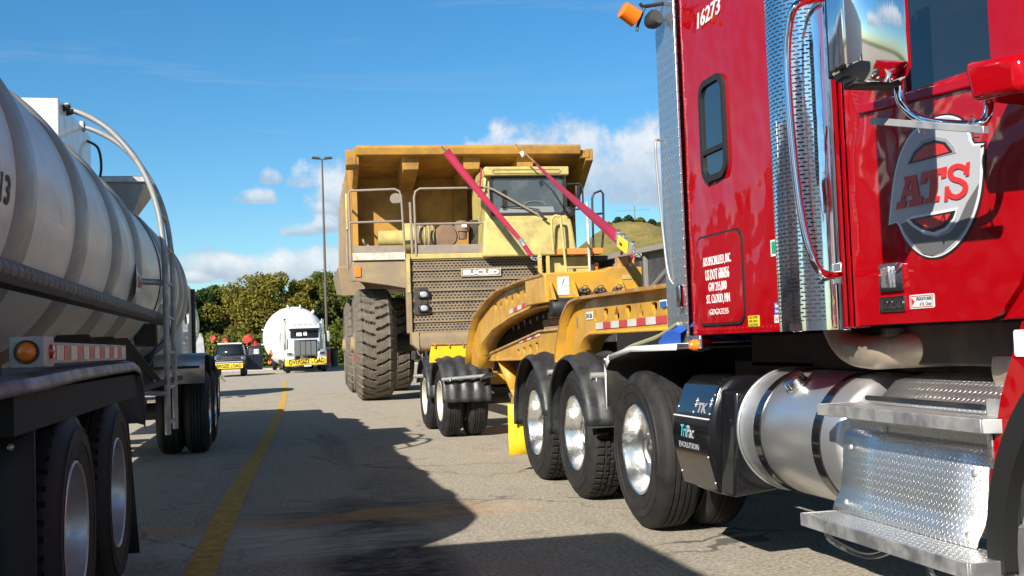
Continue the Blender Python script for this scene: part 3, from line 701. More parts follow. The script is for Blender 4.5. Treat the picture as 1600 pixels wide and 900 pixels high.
wl = MB(); wl.lathe([(-.045, .0), (-.045, .045), (-.02, .055), (.02, .05), (.05, .03), (.055, 0)], (0, 0, 0), 1, 24)
wo_ = wl.build('work_lamp', 'fender_plastic', br, loc=(0, 0, 0)); world(wo_, (2.30, 6.14, 3.17), br); wo_.rotation_euler = (R_(-15), 0, R_(20))
M['pole_grey'] = mat('weathered_grey_rod', (.25, .25, .24), .5, .4)
# upright hook rod by the strip
rd = MB(); rd.tube(smoothpath([(2.43, 6.32, 2.46), (2.36, 6.30, 2.47), (2.335, 6.28, 2.44), (2.335, 6.28, 2.3), (2.35, 6.26, 1.9), (2.36, 6.2, 1.6), (2.42, 6.1, 1.54)], 5), .008, 8); rd.build('hose_rod', 'pole_grey', T)
B(((2.33, 5.99, 1.42), (2.37, 6.04, 1.56))).build('door_latch', 'chrome', T, bev=.01)
mk = MB(); mk.lathe([(-.045, .0), (-.04, .02), (-.02, .032), (.0, .034), (.03, .034)], (2.37, 5.86, 1.20), 0, 20); mk.build('marker_lamp', 'orange_lens', T)
MB().lathe([(0, .036), (.06, .036), (.09, .02)], (2.372, 5.86, 1.20), 0, 20).build('lamp_cup', 'chrome', T)
# exhaust elbow below the shield
eb = MB(); eb.tube(smoothpath([(2.56, 4.62, 1.40), (2.56, 4.58, 1.27), (2.56, 4.48, 1.18), (2.56, 4.32, 1.155), (2.58, 4.15, 1.16), (2.72, 4.0, 1.165), (3.1, 3.92, 1.16)], 7), .075, 20); eb.build('exhaust_elbow', 'bare', T, sharp=60)
B(((2.50, 4.10, 1.22), (2.66, 4.14, 1.26))).build('exhaust_clamp', 'steel_dark', T, bev=.01)
at_ = MB(); at_.lathe([(-.25, .0), (-.25, .09), (-.2, .13), (.2, .13), (.25, .09), (.25, 0)], (2.72, 3.35, 1.09), 1, 24); at_.build('muffler', 'bare', T)
# frame and dark underside
fm = MB()
fm.box((3.1, 2.0, .72), (3.2, 12.0, 1.0)); fm.box((4.0, 2.0, .72), (4.1, 12.0, 1.0)); fm.box((2.75, 4.3, 1.06), (4.7, 5.95, 1.25)); fm.box((2.9, 3.0, .5), (4.3, 4.9, 1.2))
fm.box((2.95, 5.3, .55), (3.1, 5.9, 1.2)); fm.box((2.6, 2.9, 1.1), (4.6, 4.6, 1.27)); fm.box((2.75, 5.2, .9), (3.0, 6.2, 1.1))
fm.build('frame', 'steel_dark', T, bev=.01)
B(((3.02, 6.0, .80), (3.06, 7.7, 1.28)), ((3.06, 4.9, .80), (3.09, 6.0, 1.28))).build('underbody_shade', 'void', T)  # black panels painted in for the dark beneath the sleeper
for y in (6.9, 8.40, 9.68): MB().tube([(2.9, y, .52), (4.4, y, .52)], .09, 14).lathe([(-.2, .1), (-.12, .24), (.12, .24), (.2, .1)], (3.65, y, .52), 0, 20).build('axle', 'steel_dark', T)
# fuel tank with straps and filler
ft = MB(); r_ = .315; tcx, tcz = 2.70, .745
ft.lathe([(-.005, 0), (0, .2), (.0, r_-.03), (.03, r_), (1.02, r_), (1.04, r_-.02), (1.04, .2), (1.045, 0)], (tcx, 4.33, tcz), 1, 72)
ft_ = ft.build('fuel_tank', 'tank_metal', T, sharp=50)
MB().lathe([(0, r_+.002), (.0, r_+.012), (.012, r_+.012), (.012, r_+.002)], (tcx, 5.35, tcz), 1, 72).build('tank_seam', 'tank_metal', ft_)
for y in (5.13, 4.52): MB().lathe([(-.035, r_+.001), (-.035, r_+.008), (.035, r_+.008), (.035, r_+.001)], (tcx, y, tcz), 1, 72).build('strap', 'black_gloss', ft_)
dirr = Vector((-.62, 0, .78)); cp = MB(); c0 = Vector((tcx, 4.90, tcz))+dirr*(r_-.01)
cp.lathe([(0, .062), (.02, .062), (.022, .05), (.03, .05), (.033, .056), (.062, .054), (.066, .045), (.066, 0)], (0, 0, 0), 2, 28)
for k in range(12): a = k*math.pi/6; cp.box((.052*math.cos(a)-.004, .052*math.sin(a)-.004, .034), (.052*math.cos(a)+.004, .052*math.sin(a)+.004, .062))
co = cp.build('filler_cap', 'alu', ft_, loc=(0, 0, 0)); world(co, c0, ft_); co.rotation_euler = dirr.to_track_quat('Z', 'Y').to_euler()
# auxiliary power unit: bulged black cover
pr = [(2.46, 1.03), (2.40, 1.02), (2.345, .97), (2.275, .78), (2.262, .70), (2.27, .62), (2.325, .40), (2.6, .40), (2.6, 1.03)]
ap = MB(); ya, yb = 5.50, 6.02
ap.prism(pr, 1, ya, yb); ap.hexa([(2.345, 5.36, .40), (2.62, 5.36, .43), (2.62, ya, .43), (2.325, ya-.001, .40), (2.40, 5.40, .95), (2.62, 5.40, .98), (2.62, ya, .98), (2.36, ya, .96)])
au = ap.build('power_unit_cover', 'black_gloss', T, bev=.015)
def apx(x, y):   # a point on the cover's upper bulged side
    p = U(x, y, X=2.29); return p
def apu_pt(yv, z): 
    for (x0, z0), (x1, z1) in zip(pr, pr[1:]):
        if min(z0, z1) <= z <= max(z0, z1) and z0 != z1: return x0+(x1-x0)*(z-z0)/(z1-z0)
    return 2.27
def apu_text(s, x0, y0, x1, y1, mt, bold=0, th=.002):
    a = apx(x0, (y0+y1)/2); b = apx(x1, (y0+y1)/2); c = apx((x0+x1)/2, y0); d = apx((x0+x1)/2, y1)
    mb = text(s, 'X', 0, a.y, b.y, d.z, c.z, th=th, bold=bold)
    for v in mb.v: v.x = apu_pt(v.y, v.z)-.003+v.x*.5
    return mb.build('lettering', mt, au)
M['decal_cyan'] = mat('cyan_vinyl', (.05, .55, .62), .4)
apu_text('Tri', 1070, 663, 1079, 681, 'decal_cyan', .01); apu_text('Pac', 1080, 665, 1091, 684, 'decal_silver', .01); apu_text('EVOLUTION', 1068, 691, 1098, 700, 'decal_silver', 0)
apu_text('TK', 1087, 630, 1102, 645, 'decal_silver_dark', .04)
for (x0, x1) in ((1081.5, 1086), (1103, 1107.5)): apu_text('‡', x0, 622, x1, 636, 'decal_white')
ln = MB(); ln.box((pr[3][0]-.003, ya+.01, .800), (pr[3][0]+.02, yb-.01, .806)); ln.build('cover_line', 'decal_white', au)
studs('cover_bolt', 'alu', au, [(apu_pt(yy_, z_), yy_, z_) for (yy_, z_) in ((5.52, .83), (5.52, .93), (5.52, .6), (5.52, .46), (5.99, .48), (5.99, .85), (5.75, .83))], .008)
# steps of tread plate
st = MB(); st.box((2.255, 3.16, .905), (2.47, 4.24, .945)); us = st.build('upper_step', 'dp_yx', T, bev=.004)
MB().box((2.249, 3.155, .90), (2.254, 4.245, .947)).box((2.254, 4.2405, .90), (2.46, 4.246, .947)).hexa([(2.254, 3.15, .9), (2.47, 3.03, .9), (2.47, 3.04, .9), (2.254, 3.16, .9), (2.254, 3.15, .947), (2.47, 3.03, .947), (2.47, 3.04, .947), (2.254, 3.16, .947)]).build('step_edge', 'alu_dull', us, bev=.002)
dk = MB(); dk.sheet([[(2.46, y, .947), (2.50, y, .957), (2.58, y, 1.03), (2.72, y, 1.06)] for y in (4.17, 3.8, 3.4, 3.04)])
dk.build('step_deck', 'dp_yx', us, solid=.006)
MB().tube([(2.40, 4.10, .972), (2.37, 3.30, .972)], .0105, 8).build('tie_rod', 'black', us)
B(((2.42, 4.03, .79), (2.44, 4.05, .86)), ((2.30, 3.17, .78), (2.44, 3.2, .9))).build('step_bracket', 'alu', us, bev=.004)
pn = MB(); pn.sheet([[(2.42, y, .83), (2.395, y, .80), (2.375, y, .60), (2.36, y, .56), (2.335, y, .52), (2.325, y, .492)] for y in (4.29, 4.0, 3.6, 3.32)])
sp2 = pn.build('step_panel', 'dp_yz', T, solid=.006)
B(((2.445, 3.32, .50), (2.455, 4.33, .93))).build('panel_back', 'dp_yz', sp2)
studs('panel_bolt', 'alu_dull', sp2, [(2.385 if z_ > .6 else 2.34, yy_, z_) for yy_, z_ in ((4.22, .76), (3.39, .74), (4.20, .535), (3.38, .53))], .014, .012)
ls = MB(); ls.box((2.165, 3.14, .455), (2.36, 4.26, .490)); lo = ls.build('lower_step', 'dp_yx', T, bev=.004)
MB().box((2.158, 3.135, .44), (2.1645, 4.265, .493)).box((2.165, 3.128, .44), (2.38, 3.1395, .493)).box((2.165, 4.2605, .44), (2.36, 4.266, .493)).build('step_edge', 'alu_dull', lo, bev=.002)
MB().tube(smoothpath([(2.23, 4.18, .44), (2.21, 4.10, .40), (2.25, 3.9, .37), (2.3, 3.75, .43)], 5), .012, 8).build('step_hanger', 'alu', lo)
MB().tube(smoothpath([(2.20, 3.42, .44), (2.2, 3.35, .38), (2.3, 3.2, .36)], 5), .012, 8).build('step_hanger', 'alu', lo)
# front fender with black arch lip, wheel and hood
fy, fz = 2.43, .50
fo = [(a_, b_) for a_, b_ in arc(fy, fz, .78, -2, 128, 26)]; fi = [(a_, b_) for a_, b_ in arc(fy, fz, .72, -2, 128, 26)]
fo2 = [(3.215, .45), (3.215, .62), (3.19, .80), (3.12, 1.02), (3.03, 1.20), (2.995, 1.262), (1.0, 1.262), (1.0, .6), (1.66, .6)]
plate([fo2+[(y_, z_) for y_, z_ in arc(fy, fz, .755, 170, -4, 30)]], 'X', 2.335, .06).build('front_fender', 'red', T, bev=.01)
plate([arc(fy, fz, .765, -4, 170, 30)+arc(fy, fz, .68, 170, -4, 30)], 'X', 2.30, .05).build('fender_lip', 'rubber_trim', T, bev=.008)
B(((2.33, 1.0, 1.275), (4.5, 2.98, 1.9))).build('hood', 'red', T, bev=.06)
a = U(1592, 507, X=2.33); plate([rrect(a.y-.16, a.y-.01, 1.15, 1.235, .01)], 'X', 2.302, .004).build('fender_sticker', 'decal_white', T)
pn = B(((2.40, 3.18, .35), (2.42, 3.33, 1.0)), ((2.32, 3.12, .40), (2.6, 3.15, .60))).build('inner_panel', 'alu_dull', T, bev=.004)
wheel(T, 2.36, fy, kind='rib', style='cone', W=.29)
wheel(T, 4.84, fy, kind='rib', style='cone', W=.29, out=1)
# mirror, arm and base
ch = MB(); zs = [2.04, 2.06, 2.10, 2.8, 2.84]; sc = [.55, .86, 1, 1, .6]
rows = []
for z, s_ in zip(zs, sc):
    pts = [(2.04, 3.18), (2.04, 3.13)]+[(1.915+.125*math.cos(a_), 3.13-.085*math.sin(a_)**.7) for a_ in [math.pi*i/14 for i in range(1, 14)]]+[(1.79, 3.13), (1.79, 3.18)]
    rows.append([(1.915+(x-1.915)*s_, 3.15+(y-3.15)*s_, z) for x, y in pts])
ch.sheet(rows); mr = ch.build('mirror', 'chrome', T, sharp=70)
B(((1.795, 3.18, 2.07), (2.035, 3.21, 2.8))).build('mirror_glass', 'black_gloss', mr, bev=.01)
B(((1.83, 3.10, 2.03), (2.0, 3.18, 2.05))).build('dark_reflection', 'rubber_trim', mr, bev=.02)  # black slab standing in for the dark reflection low on the chrome shell
arm = MB(); q = [U(1405, 110, X=2.02), U(1405, 150, X=2.02), U(1418, 172, X=2.03), U(1450, 190, X=2.06), U(1520, 195, X=2.12), U(1540, 186, X=2.15), U(1546, 160, X=2.17)]
arm.tube(smoothpath(q, 6), .0145, 14); arm.build('mirror_arm', 'chrome', mr, sharp=60)
a = U(1363, 189, X=2.0); b = U(1541, 203, X=2.1); d = (b-a).normalized(); e = Vector((0, 0, 1)); f_ = d.cross(e).normalized()*.012; e = e*.012
bo_ = MB().hexa([a-f_-e, a+f_-e, b+f_-e, b-f_-e, a-f_+e, a+f_+e, b+f_+e, b-f_+e]).build('antenna_bar', 'alu_dull', mr, bev=.002)
cl = MB()
for x, y in ((1437, 192), (1519, 199)): p = U(x, y, X=2.055 if x < 1500 else 2.11); cl.tube([p+Vector((.0, .0, .035)), p+Vector((-.02, -.01, .01)), p+Vector((-.015, -.02, -.035)), p+Vector((.02, 0, -.03)), p+Vector((.02, .01, .03))], .0035, 6, closed=True)
cl.build('clamp', 'alu', mr)
ba = MB(); ba.hexa([(2.12, 2.72, 1.925), (2.40, 2.66, 1.90), (2.40, 2.95, 1.93), (2.12, 2.93, 1.94), (2.12, 2.72, 2.03), (2.40, 2.66, 2.06), (2.40, 3.0, 2.10), (2.12, 2.96, 2.07)])
ba.build('mirror_base', 'red', mr, bev=.02)
# wheels: pusher axle and two drive axles
Y1, Y2, Y3 = U(1000, 706, X=2.36).y, U(902, 680, X=2.36).y, U(840, 661, X=2.36).y
print('wheel Y', Y1, Y2, Y3)
duals(T, 2.34, Y1, kind='rib'); duals(T, 4.86, Y1, kind='rib', out=1)
for y in (Y2, Y3): duals(T, 2.34, y, kind='block'); duals(T, 4.86, y, kind='block', out=1)
# white metal deck fender over the pusher wheel
wf = MB(); rows = [[(x, y, z) for x in (2.30, 2.9, 3.05)] for y, z in ((5.97, 1.185), (6.80, 1.175), (7.30, 1.115), (7.365, 1.08), (7.38, .78))]
wf.sheet(rows); wfo = wf.build('deck_fender', 'steel_dark', T, solid=.01)
we = MB(); we.sheet([[(2.294, y, z+.0), (2.294, y, z+.035)] for y, z in ((5.97, 1.175), (6.80, 1.165), (7.28, 1.105))]); we.sheet([[(2.294, 7.36, 1.12), (2.294, 7.39, 1.12)], [(2.294, 7.365, .76), (2.294, 7.395, .76)]])
we.sheet([[(2.294, 7.27, 1.10), (2.294, 7.27, 1.145)], [(2.294, 7.36, 1.04), (2.294, 7.392, 1.10)]])
we.build('fender_edge', 'white', wfo, solid=.006)
MB().sheet([[(x, y, z) for x in (2.30, 2.6, 3.0)] for y, z in ((5.97, 1.212), (6.80, 1.202), (7.30, 1.142))]).build('fender_top', 'alu_dull', wfo, solid=.005)
# ribbed black half fenders over the drive wheels
def half_fender(par, yc, zc, x0, x1, r, a0, a1, fm_='fender_plastic'):
    mb = MB(); rows = []
    for i in range(33):
        a = R_(a0+(a1-a0)*i/32); rows.append([])
        for k in range(25):
            t = k/24; rr_ = r+.014*math.cos(t*2*math.pi*4)-.05*max(0, 1-t*14)-.02*max(0, 1-(1-t)*14); rows[-1].append((x0+(x1-x0)*t, yc+rr_*math.cos(a), zc+rr_*math.sin(a)))
    mb.sheet(rows); return mb.build('fender', fm_, par, solid=.012, sharp=50)
for y in (Y2, Y3):
    f_ = half_fender(T, y, .53, 2.27, 2.98, .615, -6, 172)
    MB().tube([(2.36, y-.44, .98), (3.2, y-.44, .98)], .026, 12).build('fender_pipe', 'galv', f_)
    MB().tube([(2.40, y-.45, 1.0), (2.40, y-.46, .93), (2.40, y-.42, .925)], .006, 6).build('pipe_clip', 'alu', f_)
B(((2.28, Y2-.66, .60), (2.95, Y2-.60, .612))).build('fender_foot', 'fender_plastic', T, bev=.005)
mf = MB(); mf.sheet([[(x, Y3+.62+.02*math.sin(z*5), z) for x in (2.22, 2.4, 2.7, 2.95)] for z in (.66, .5, .3, .17)]); mf.build('mud_flap', 'yellow_bright', T, solid=.012)
# sandbag-like blue bundle on the deck behind the sleeper
bb = MB(); rows = []
for i in range(21):
    t = i/20; y = 5.99+.38*t; hh = .155*math.sin(math.pi*min(1, .22+t*.78))**.6+.02*noise.noise(Vector((t*6, 2, 0)))
    rows.append([(2.33+.5*k/16, y+.03*noise.noise(Vector((k*.4, t*4, 1))), 1.215+max(0, hh)*math.sin(math.pi*min(1, max(0, .06+k/17)))**.45+.018*noise.noise(Vector((k*.9, t*9, 5)))) for k in range(17)])
bb.sheet(rows); bb.sheet([[(2.33, r[0][1], 1.212), r[0]] for r in rows]); bb.sheet([[(p[0], p[1], 1.212), p] for p in rows[-1]])
tag(bb.build('bundle', 'tarp'), 'crumpled blue tarp bundle lying on the deck behind the red sleeper', 'tarp bundle')
# ================================================================== left: tank trailer (right side at X = -0.82) and its tractor
K = thing('tank_trailer', 'white ribbed tank trailer with side ladder and curved handrails, beside the yellow line', 'tank trailer', (-2.1, 9, 0))
TX, TZ, TR = -2.15, 2.12, .985
bands = [5.75, 7.35, 8.95, 10.35, 13.0, 14.1, 15.1, 15.95]
prof = [(4.05, 0), (4.06, .35), (4.12, .62), (4.22, .82), (4.36, .93), (4.5, TR-.012)]
tb = MB(); y = 4.5
tb.lathe([(a, b) for a, b in prof], (TX, 0, TZ), 1, 120)
for b in bands+[None]:
    y1 = (b-.19) if b else 16.25
    tb.lathe([(y, TR-.012), (y+.03, TR-.003), (y+.08, TR), (y1-.08, TR), (y1-.03, TR-.003), (y1, TR-.012)], (TX, 0, TZ), 1, 120); y = (b+.19) if b else y1
tb.lathe([(16.25, TR-.012), (16.4, .93), (16.52, .82), (16.62, .6), (16.68, .3), (16.69, 0)], (TX, 0, TZ), 1, 120)
tk = tb.build('tank', 'tank', K, sharp=25)
for b in bands:
    MB().lathe([(-.19, TR-.012), (-.17, TR+.008), (-.10, TR+.030), (.10, TR+.030), (.17, TR+.008), (.19, TR-.012)], (TX, b, TZ), 1, 120).build('ring_band', 'tank_band', tk, sharp=60)
# hose tray along the side
ty = MB(); ty.box((-1.13, 4.2, 1.565), (-1.04, 11.9, 1.58)); ty.box((-1.045, 4.2, 1.565), (-1.035, 11.9, 1.63))
tro = ty.build('hose_tray', 'steel_dark', K)
hs_ = MB(); n = 1500
hp_ = [(-1.085, 4.2+7.6*i/760, 1.60) for i in range(761)]
hs_.tube([(a_+.02, b_, c_+.025) for a_, b_, c_ in hp_], [.036 if i % 13 < 2 else .047 for i in range(761)], 12, cap=True); hs_.build('hose', mat('grimy_grey_hose', (.13, .13, .125), .6, dirt=.3), tro, sharp=25)
hg = MB(); hg.tube(smoothpath([(-1.08, 11.8, 1.60), (-1.05, 12.0, 1.50), (-1.08, 11.6, 1.38), (-1.1, 11.0, 1.30), (-1.12, 10.4, 1.1)], 6), .022, 8); hg.build('air_hose', 'rubber_trim', K)
# number on the shell
def on_tank(mb, lift=.004):
    for v in mb.v:
        ang = (v.z-TZ)/TR; d = v.x; v.x = TX+(TR+lift-d)*math.cos(ang); v.z = TZ+(TR+lift-d)*math.sin(ang)
    return mb
nb = MB(); me0 = text('013', 'X', 0, 5.06, 5.40, -.07, .07, bold=.03, th=.002)
for v in me0.v:
    a0, z0 = v.y, v.z; v.z = TZ+z0-.085; v.x = 0
on_tank(me0).build('unit_number', 'decal_black', tk)
pl4 = MB().add([(TX+TR+.03, 9.98, 1.90), (TX+TR+.0, 10.2, 2.10), (TX+TR+.03, 10.42, 1.90), (TX+TR-.02, 10.2, 1.70)], [(0, 1, 2, 3)]); pl4.build('placard', 'decal_white', K, solid=.004)
MB().add([(TX+TR+.034, 10.05, 1.90), (TX+TR+.006, 10.2, 2.04), (TX+TR+.034, 10.35, 1.90), (TX+TR-.014, 10.2, 1.76)], [(0, 1, 2, 3)]).build('placard_field', 'tape_red', K, solid=.003)
# ladder with curved rails over the shoulder
ld = MB()
def rail(y): return smoothpath([(-.95, y, .52), (-.95, y, 1.2), (-.95, y, 2.1), (-.965, y, 2.35), (-1.0, y, 2.6), (-1.08, y, 2.87), (-1.22, y, 3.13), (-1.42, y, 3.36), (-1.62, y, 3.49), (-1.80, y, 3.555)], 6)
ya_, yb_ = 10.55, 11.35
ldo = MB().tube(rail(ya_), .028, 12).build('ladder', 'galv', K, sharp=60)
MB().tube(rail(yb_), .026, 12).build('ladder_rail', 'galv', ldo, sharp=60)
for z in (.62, .95, 1.28, 1.61, 1.94, 2.27, 2.6): MB().tube([(-.95 if z < 2.3 else -1.0, ya_, z), (-.95 if z < 2.3 else -1.0, yb_, z)], .018, 8).build('rung', 'galv', ldo)
MB().tube([(-.95, ya_+.05, 1.93), (-1.35, ya_-.1, 1.95)], .03, 10).build('ladder_brace', 'galv', ldo)
MB().tube([(-.95, ya_, .90), (-1.6, ya_-.2, .95)], .025, 10).build('ladder_brace', 'galv', ldo)
# valve box on top, lugs and cable
vb_ = B(((-2.45, 10.1, 2.8), (-1.775, 11.85, 3.55))).build('top_box', 'white', K, bev=.02)
for y in (10.30, 10.48): MB().tube([(-1.775, y, 3.48), (-1.72, y, 3.50)], .014, 8).lathe([(-.02, .03), (.02, .03)], (-1.745, y, 3.51), 2, 10).build('box_latch', 'black', vb_)
for y in (ya_, yb_): B(((-1.80, y-.04, 3.50), (-1.755, y+.04, 3.60))).build('rail_bracket', 'galv', vb_, bev=.01)
MB().tube(smoothpath([(-1.77, 11.6, 3.45), (-1.69, 11.75, 3.40), (-1.68, 11.85, 3.2), (-1.74, 11.9, 3.0)], 6), .014, 8).build('cable', 'black', vb_)
# overflow hopper: sloped grey tray over the shoulder
hpw = MB()
hpw.hexa([(-1.62, 12.3, 2.82), (-1.44, 12.3, 2.74), (-1.44, 12.55, 2.74), (-1.62, 12.55, 2.82), (-2.3, 12.3, 3.18), (-1.30, 12.3, 3.13), (-1.27, 13.1, 3.13), (-2.3, 13.1, 3.18)])
hpw.build('overflow_hopper', 'tank_band', K, bev=.01)
B(((-2.35, 12.26, 3.13), (-1.28, 13.15, 3.20))).build('hopper_lip', 'alu_dull', K, bev=.01)
# dark drip streak of the overflow, laid on the shell as a thin black strip
ds_ = MB(); rows = []
for i in range(26):
    a = R_(48-78*i/25); w_ = .05-.02*i/25; y_ = 12.38+.0*i
    rows.append([(TX+(TR+.006)*math.cos(a), y_-w_, TZ+(TR+.006)*math.sin(a)), (TX+(TR+.006)*math.cos(a), y_+w_, TZ+(TR+.006)*math.sin(a))])
ds_.sheet(rows); ds_.build('drip_streak', 'black', K, solid=.008)
# lamps, reflective board, fender over the rear axles
lb = B(((-.90, 4.12, 1.225), (-.785, 4.30, 1.335))).build('lamp_box', 'white_grimy', K, bev=.004)
MB().lathe([(-.025, 0), (-.02, .02), (-.008, .034), (0, .036)], (-.842, 4.12, 1.28), 1, 24).build('tail_lamp', 'orange_lens', lb)
MB().lathe([(-.012, .037), (-.012, .042), (0, .042)], (-.842, 4.12, 1.28), 1, 24).build('lamp_ring', 'rubber_trim', lb)
MB().lathe([(0, .028), (.012, .024), (.018, 0)], (-.785, 4.23, 1.28), 0, 20).build('side_lamp', 'red_lens', lb)
B(((-.90, 4.30, 1.235), (-.825, 6.66, 1.318))).build('reflector_board', 'white_grimy', K, bev=.003)
for i in range(14):
    y = 4.40+i*.158
    if i % 2 == 0: B(((-.824, y, 1.247), (-.821, y+.12, 1.306))).build('red_stripe', 'tape_red', K)
    else: B(((-.824, y, 1.247), (-.8215, y+.15, 1.306))).build('white_stripe', 'tape_white', K)
fs_ = MB(); rows = []
fp = [(3.55, 1.195), (4.2, 1.20), (5, 1.215), (6, 1.222), (6.95, 1.225), (7.2, 1.20), (7.36, 1.10), (7.42, .95), (7.43, .82)]
for y, z in fp: rows.append([(-1.55, y, z-.02), (-1.2, y, z), (-.86, y, z), (-.82, y, z-.012), (-.808, y, z-.04), (-.81, y, z-.06 if z > 1.1 else z-.04)])
fs_.sheet(rows); fsn = fs_.build('axle_fender', mat('grimy_fender_metal', (.22, .23, .25), .42, .6, dirt=.3, dirtcol=(.14, .12, .1)), K, solid=.006)
B(((-1.56, 3.7, .80), (-1.545, 7.4, 1.19)), ((-1.54, 3.9, 1.0), (-.84, 7.3, 1.14))).build('fender_backdrop', 'void', fsn)  # flat black backdrop painting the dark under the fender
fr = MB(); fr.box((-1.75, 3.9, .92), (-1.62, 16.2, 1.12)); fr.box((-2.6, 3.9, .92), (-2.48, 16.2, 1.12)); fr.box((-3.3, 3.95, .5), (-.95, 4.05, .62)); fr.box((-3.3, 3.92, 1.1), (-.9, 4.02, 1.25))
for y in (4.6, 6.0, 8.1, 9.3, 12.6, 15.0): fr.box((-2.7, y, 1.05), (-1.5, y+.08, 1.35))
for y in (8.1, 9.3, 10.2): fr.hexa([(-1.0, y, 1.02), (-.96, y, 1.02), (-.96, y+.03, 1.02), (-1.0, y+.03, 1.02), (-1.55, y, 1.42), (-1.25, y, 1.42), (-1.25, y+.03, 1.42), (-1.55, y+.03, 1.42)])
fr.box((-1.0, 7.9, .98), (-.95, 12.4, 1.03)); fr.build('frame', 'steel_dark', K, bev=.01)
va = MB(); va.tube([(-1.3, 9.9, .8), (-1.3, 11.3, .8)], .09, 14); va.build('discharge_pipe', 'steel_dark', K)
lgp = MB(); lgp.box((-1.35, 9.6, .45), (-1.25, 9.72, 1.1)); lgp.box((-1.42, 9.5, .40), (-1.18, 9.82, .45)); lgp.build('landing_leg', 'steel_dark', K, bev=.01)
B(((-1.42, 12.1, 1.35), (-1.18, 12.4, 1.6))).build('valve_body', 'black', K, bev=.03)
MB().tube([(-1.10, 11.75, 1.78), (-1.06, 11.75, 1.95)], .04, 12).build('gauge', 'alu', K)
for y in (4.98, 6.27): duals(K, -.83, y, out=1, kind='block', rimmat='alu_dull'); duals(K, -3.37, y, out=-1, kind='block', rimmat='alu_dull'); MB().tube([(-3.3, y, .52), (-.95, y, .52)], .08, 12).build('axle', 'steel_dark', K)
m1 = MB(); m1.sheet([[(x, 4.28+.01*math.sin(x*9), z) for x in (-1.5, -1.2, -1.0, -.85)] for z in (1.06, .8, .5, .2)]); m1.build('mud_flap', 'rubber_trim', K, solid=.012)
for x in (-.93, -1.1): MB().lathe([(-.02, 0), (-.015, .012), (0, .014)], (x, 4.27, .94), 1, 8).build('flap_bolt', 'alu_dull', K)
m1 = MB(); m1.sheet([[(x+(1.1-z)*.05, 7.1+(.9-z)*.12, z) for x in (-1.5, -1.2, -.885)] for z in (.84, .6, .3, .03)]); m1.build('mud_flap', 'rubber_trim', K, solid=.01)
B(((-1.5, 6.95, .80), (-.9, 7.12, .86))).build('flap_hanger', 'steel_dark', K)

P = thing('tractor_unit', 'white sleeper tractor ahead of the ribbed tank trailer, grey quarter fender over its rear tyres', 'semi truck', (-2.1, 17, 0))
for y in (14.55, 15.95): duals(P, -.80, y, out=1, kind='rib'); duals(P, -3.4, y, out=-1, kind='rib'); MB().tube([(-3.3, y, .52), (-.95, y, .52)], .08, 12).build('axle', 'steel_dark', P)
ff = MB(); rows = []
for y, z in ((13.78, .90), (13.78, 1.15), (13.84, 1.23), (14.0, 1.26), (14.5, 1.265)): rows.append([(x, y, z) for x in (-1.40, -1.1, -.80)])
ff.sheet(rows); fo_ = ff.build('rear_fender', 'alu_dull', P, solid=.008, sharp=60)
MB().tube([(-1.42, 13.76, 1.10), (-.86, 13.76, 1.10)], .016, 8).build('fender_bar', 'black', fo_)
half_fender(P, 14.7, .58, -1.40, -.80, .66, -6, 95); half_fender(P, 15.95, .58, -1.40, -.80, .64, 0, 172)
fr = MB(); fr.box((-2.6, 13.4, .75), (-2.45, 21, 1.0)); fr.box((-1.75, 13.4, .75), (-1.6, 21, 1.0)); fr.box((-1.7, 17.3, .4), (-.9, 18.4, 1.0)); fr.build('frame', 'steel_dark', P)
cabm = MB(); cabm.box((-3.5, 17.0, 1.15), (-1.3, 19.1, 2.42)); cabm.box((-3.4, 19.1, 1.15), (-1.4, 20.6, 2.35)); cabm.box((-3.1, 20.6, 1.0), (-1.7, 22.0, 1.9)); cabm.build('cab', 'white', P, bev=.06)
plate([rrect(17.55, 18.15, 1.72, 2.22, .2)], 'X', 0, .02)
q = plate([rrect(17.6, 18.2, 1.74, 2.24, .22)], 'X', 0, .03)
for v in q.v: v.x = -1.295-v.x
q.build('sleeper_window', 'glass_dark', P)
MB().tube([(-1.27, 19.02, 1.2), (-1.27, 19.02, 2.35)], .035, 10).build('exhaust_pipe', 'black', P)
lv = MB()
for i in range(4): B(((-1.30, 17.55, 1.33+i*.05), (-1.294, 18.2, 1.35+i*.05))).build('louvre', 'alu_dull', P)
wheel(P, -1.0, 21.2, out=1, kind='rib')

# ------- unseen trailer added behind the viewpoint to cast the foreground shadow
Q = thing('shadow_trailer', 'white box trailer added out of view behind the tank trailer to cast the foreground shadow', 'trailer', (-2.5, -1, 0))
B(((-3.75, -9.0, 1.05), (-1.22, 2.80, 3.38))).build('box_body', 'white', Q, bev=.12)
B(((-3.0, -8.5, .8), (-2.0, 3.0, 1.05))).build('frame', 'steel_dark', Q)
for y in (-7.6, -6.3, 1.6): wheel(Q, -1.22, y, out=1, kind='rib'); wheel(Q, -3.7, y, out=-1, kind='rib')

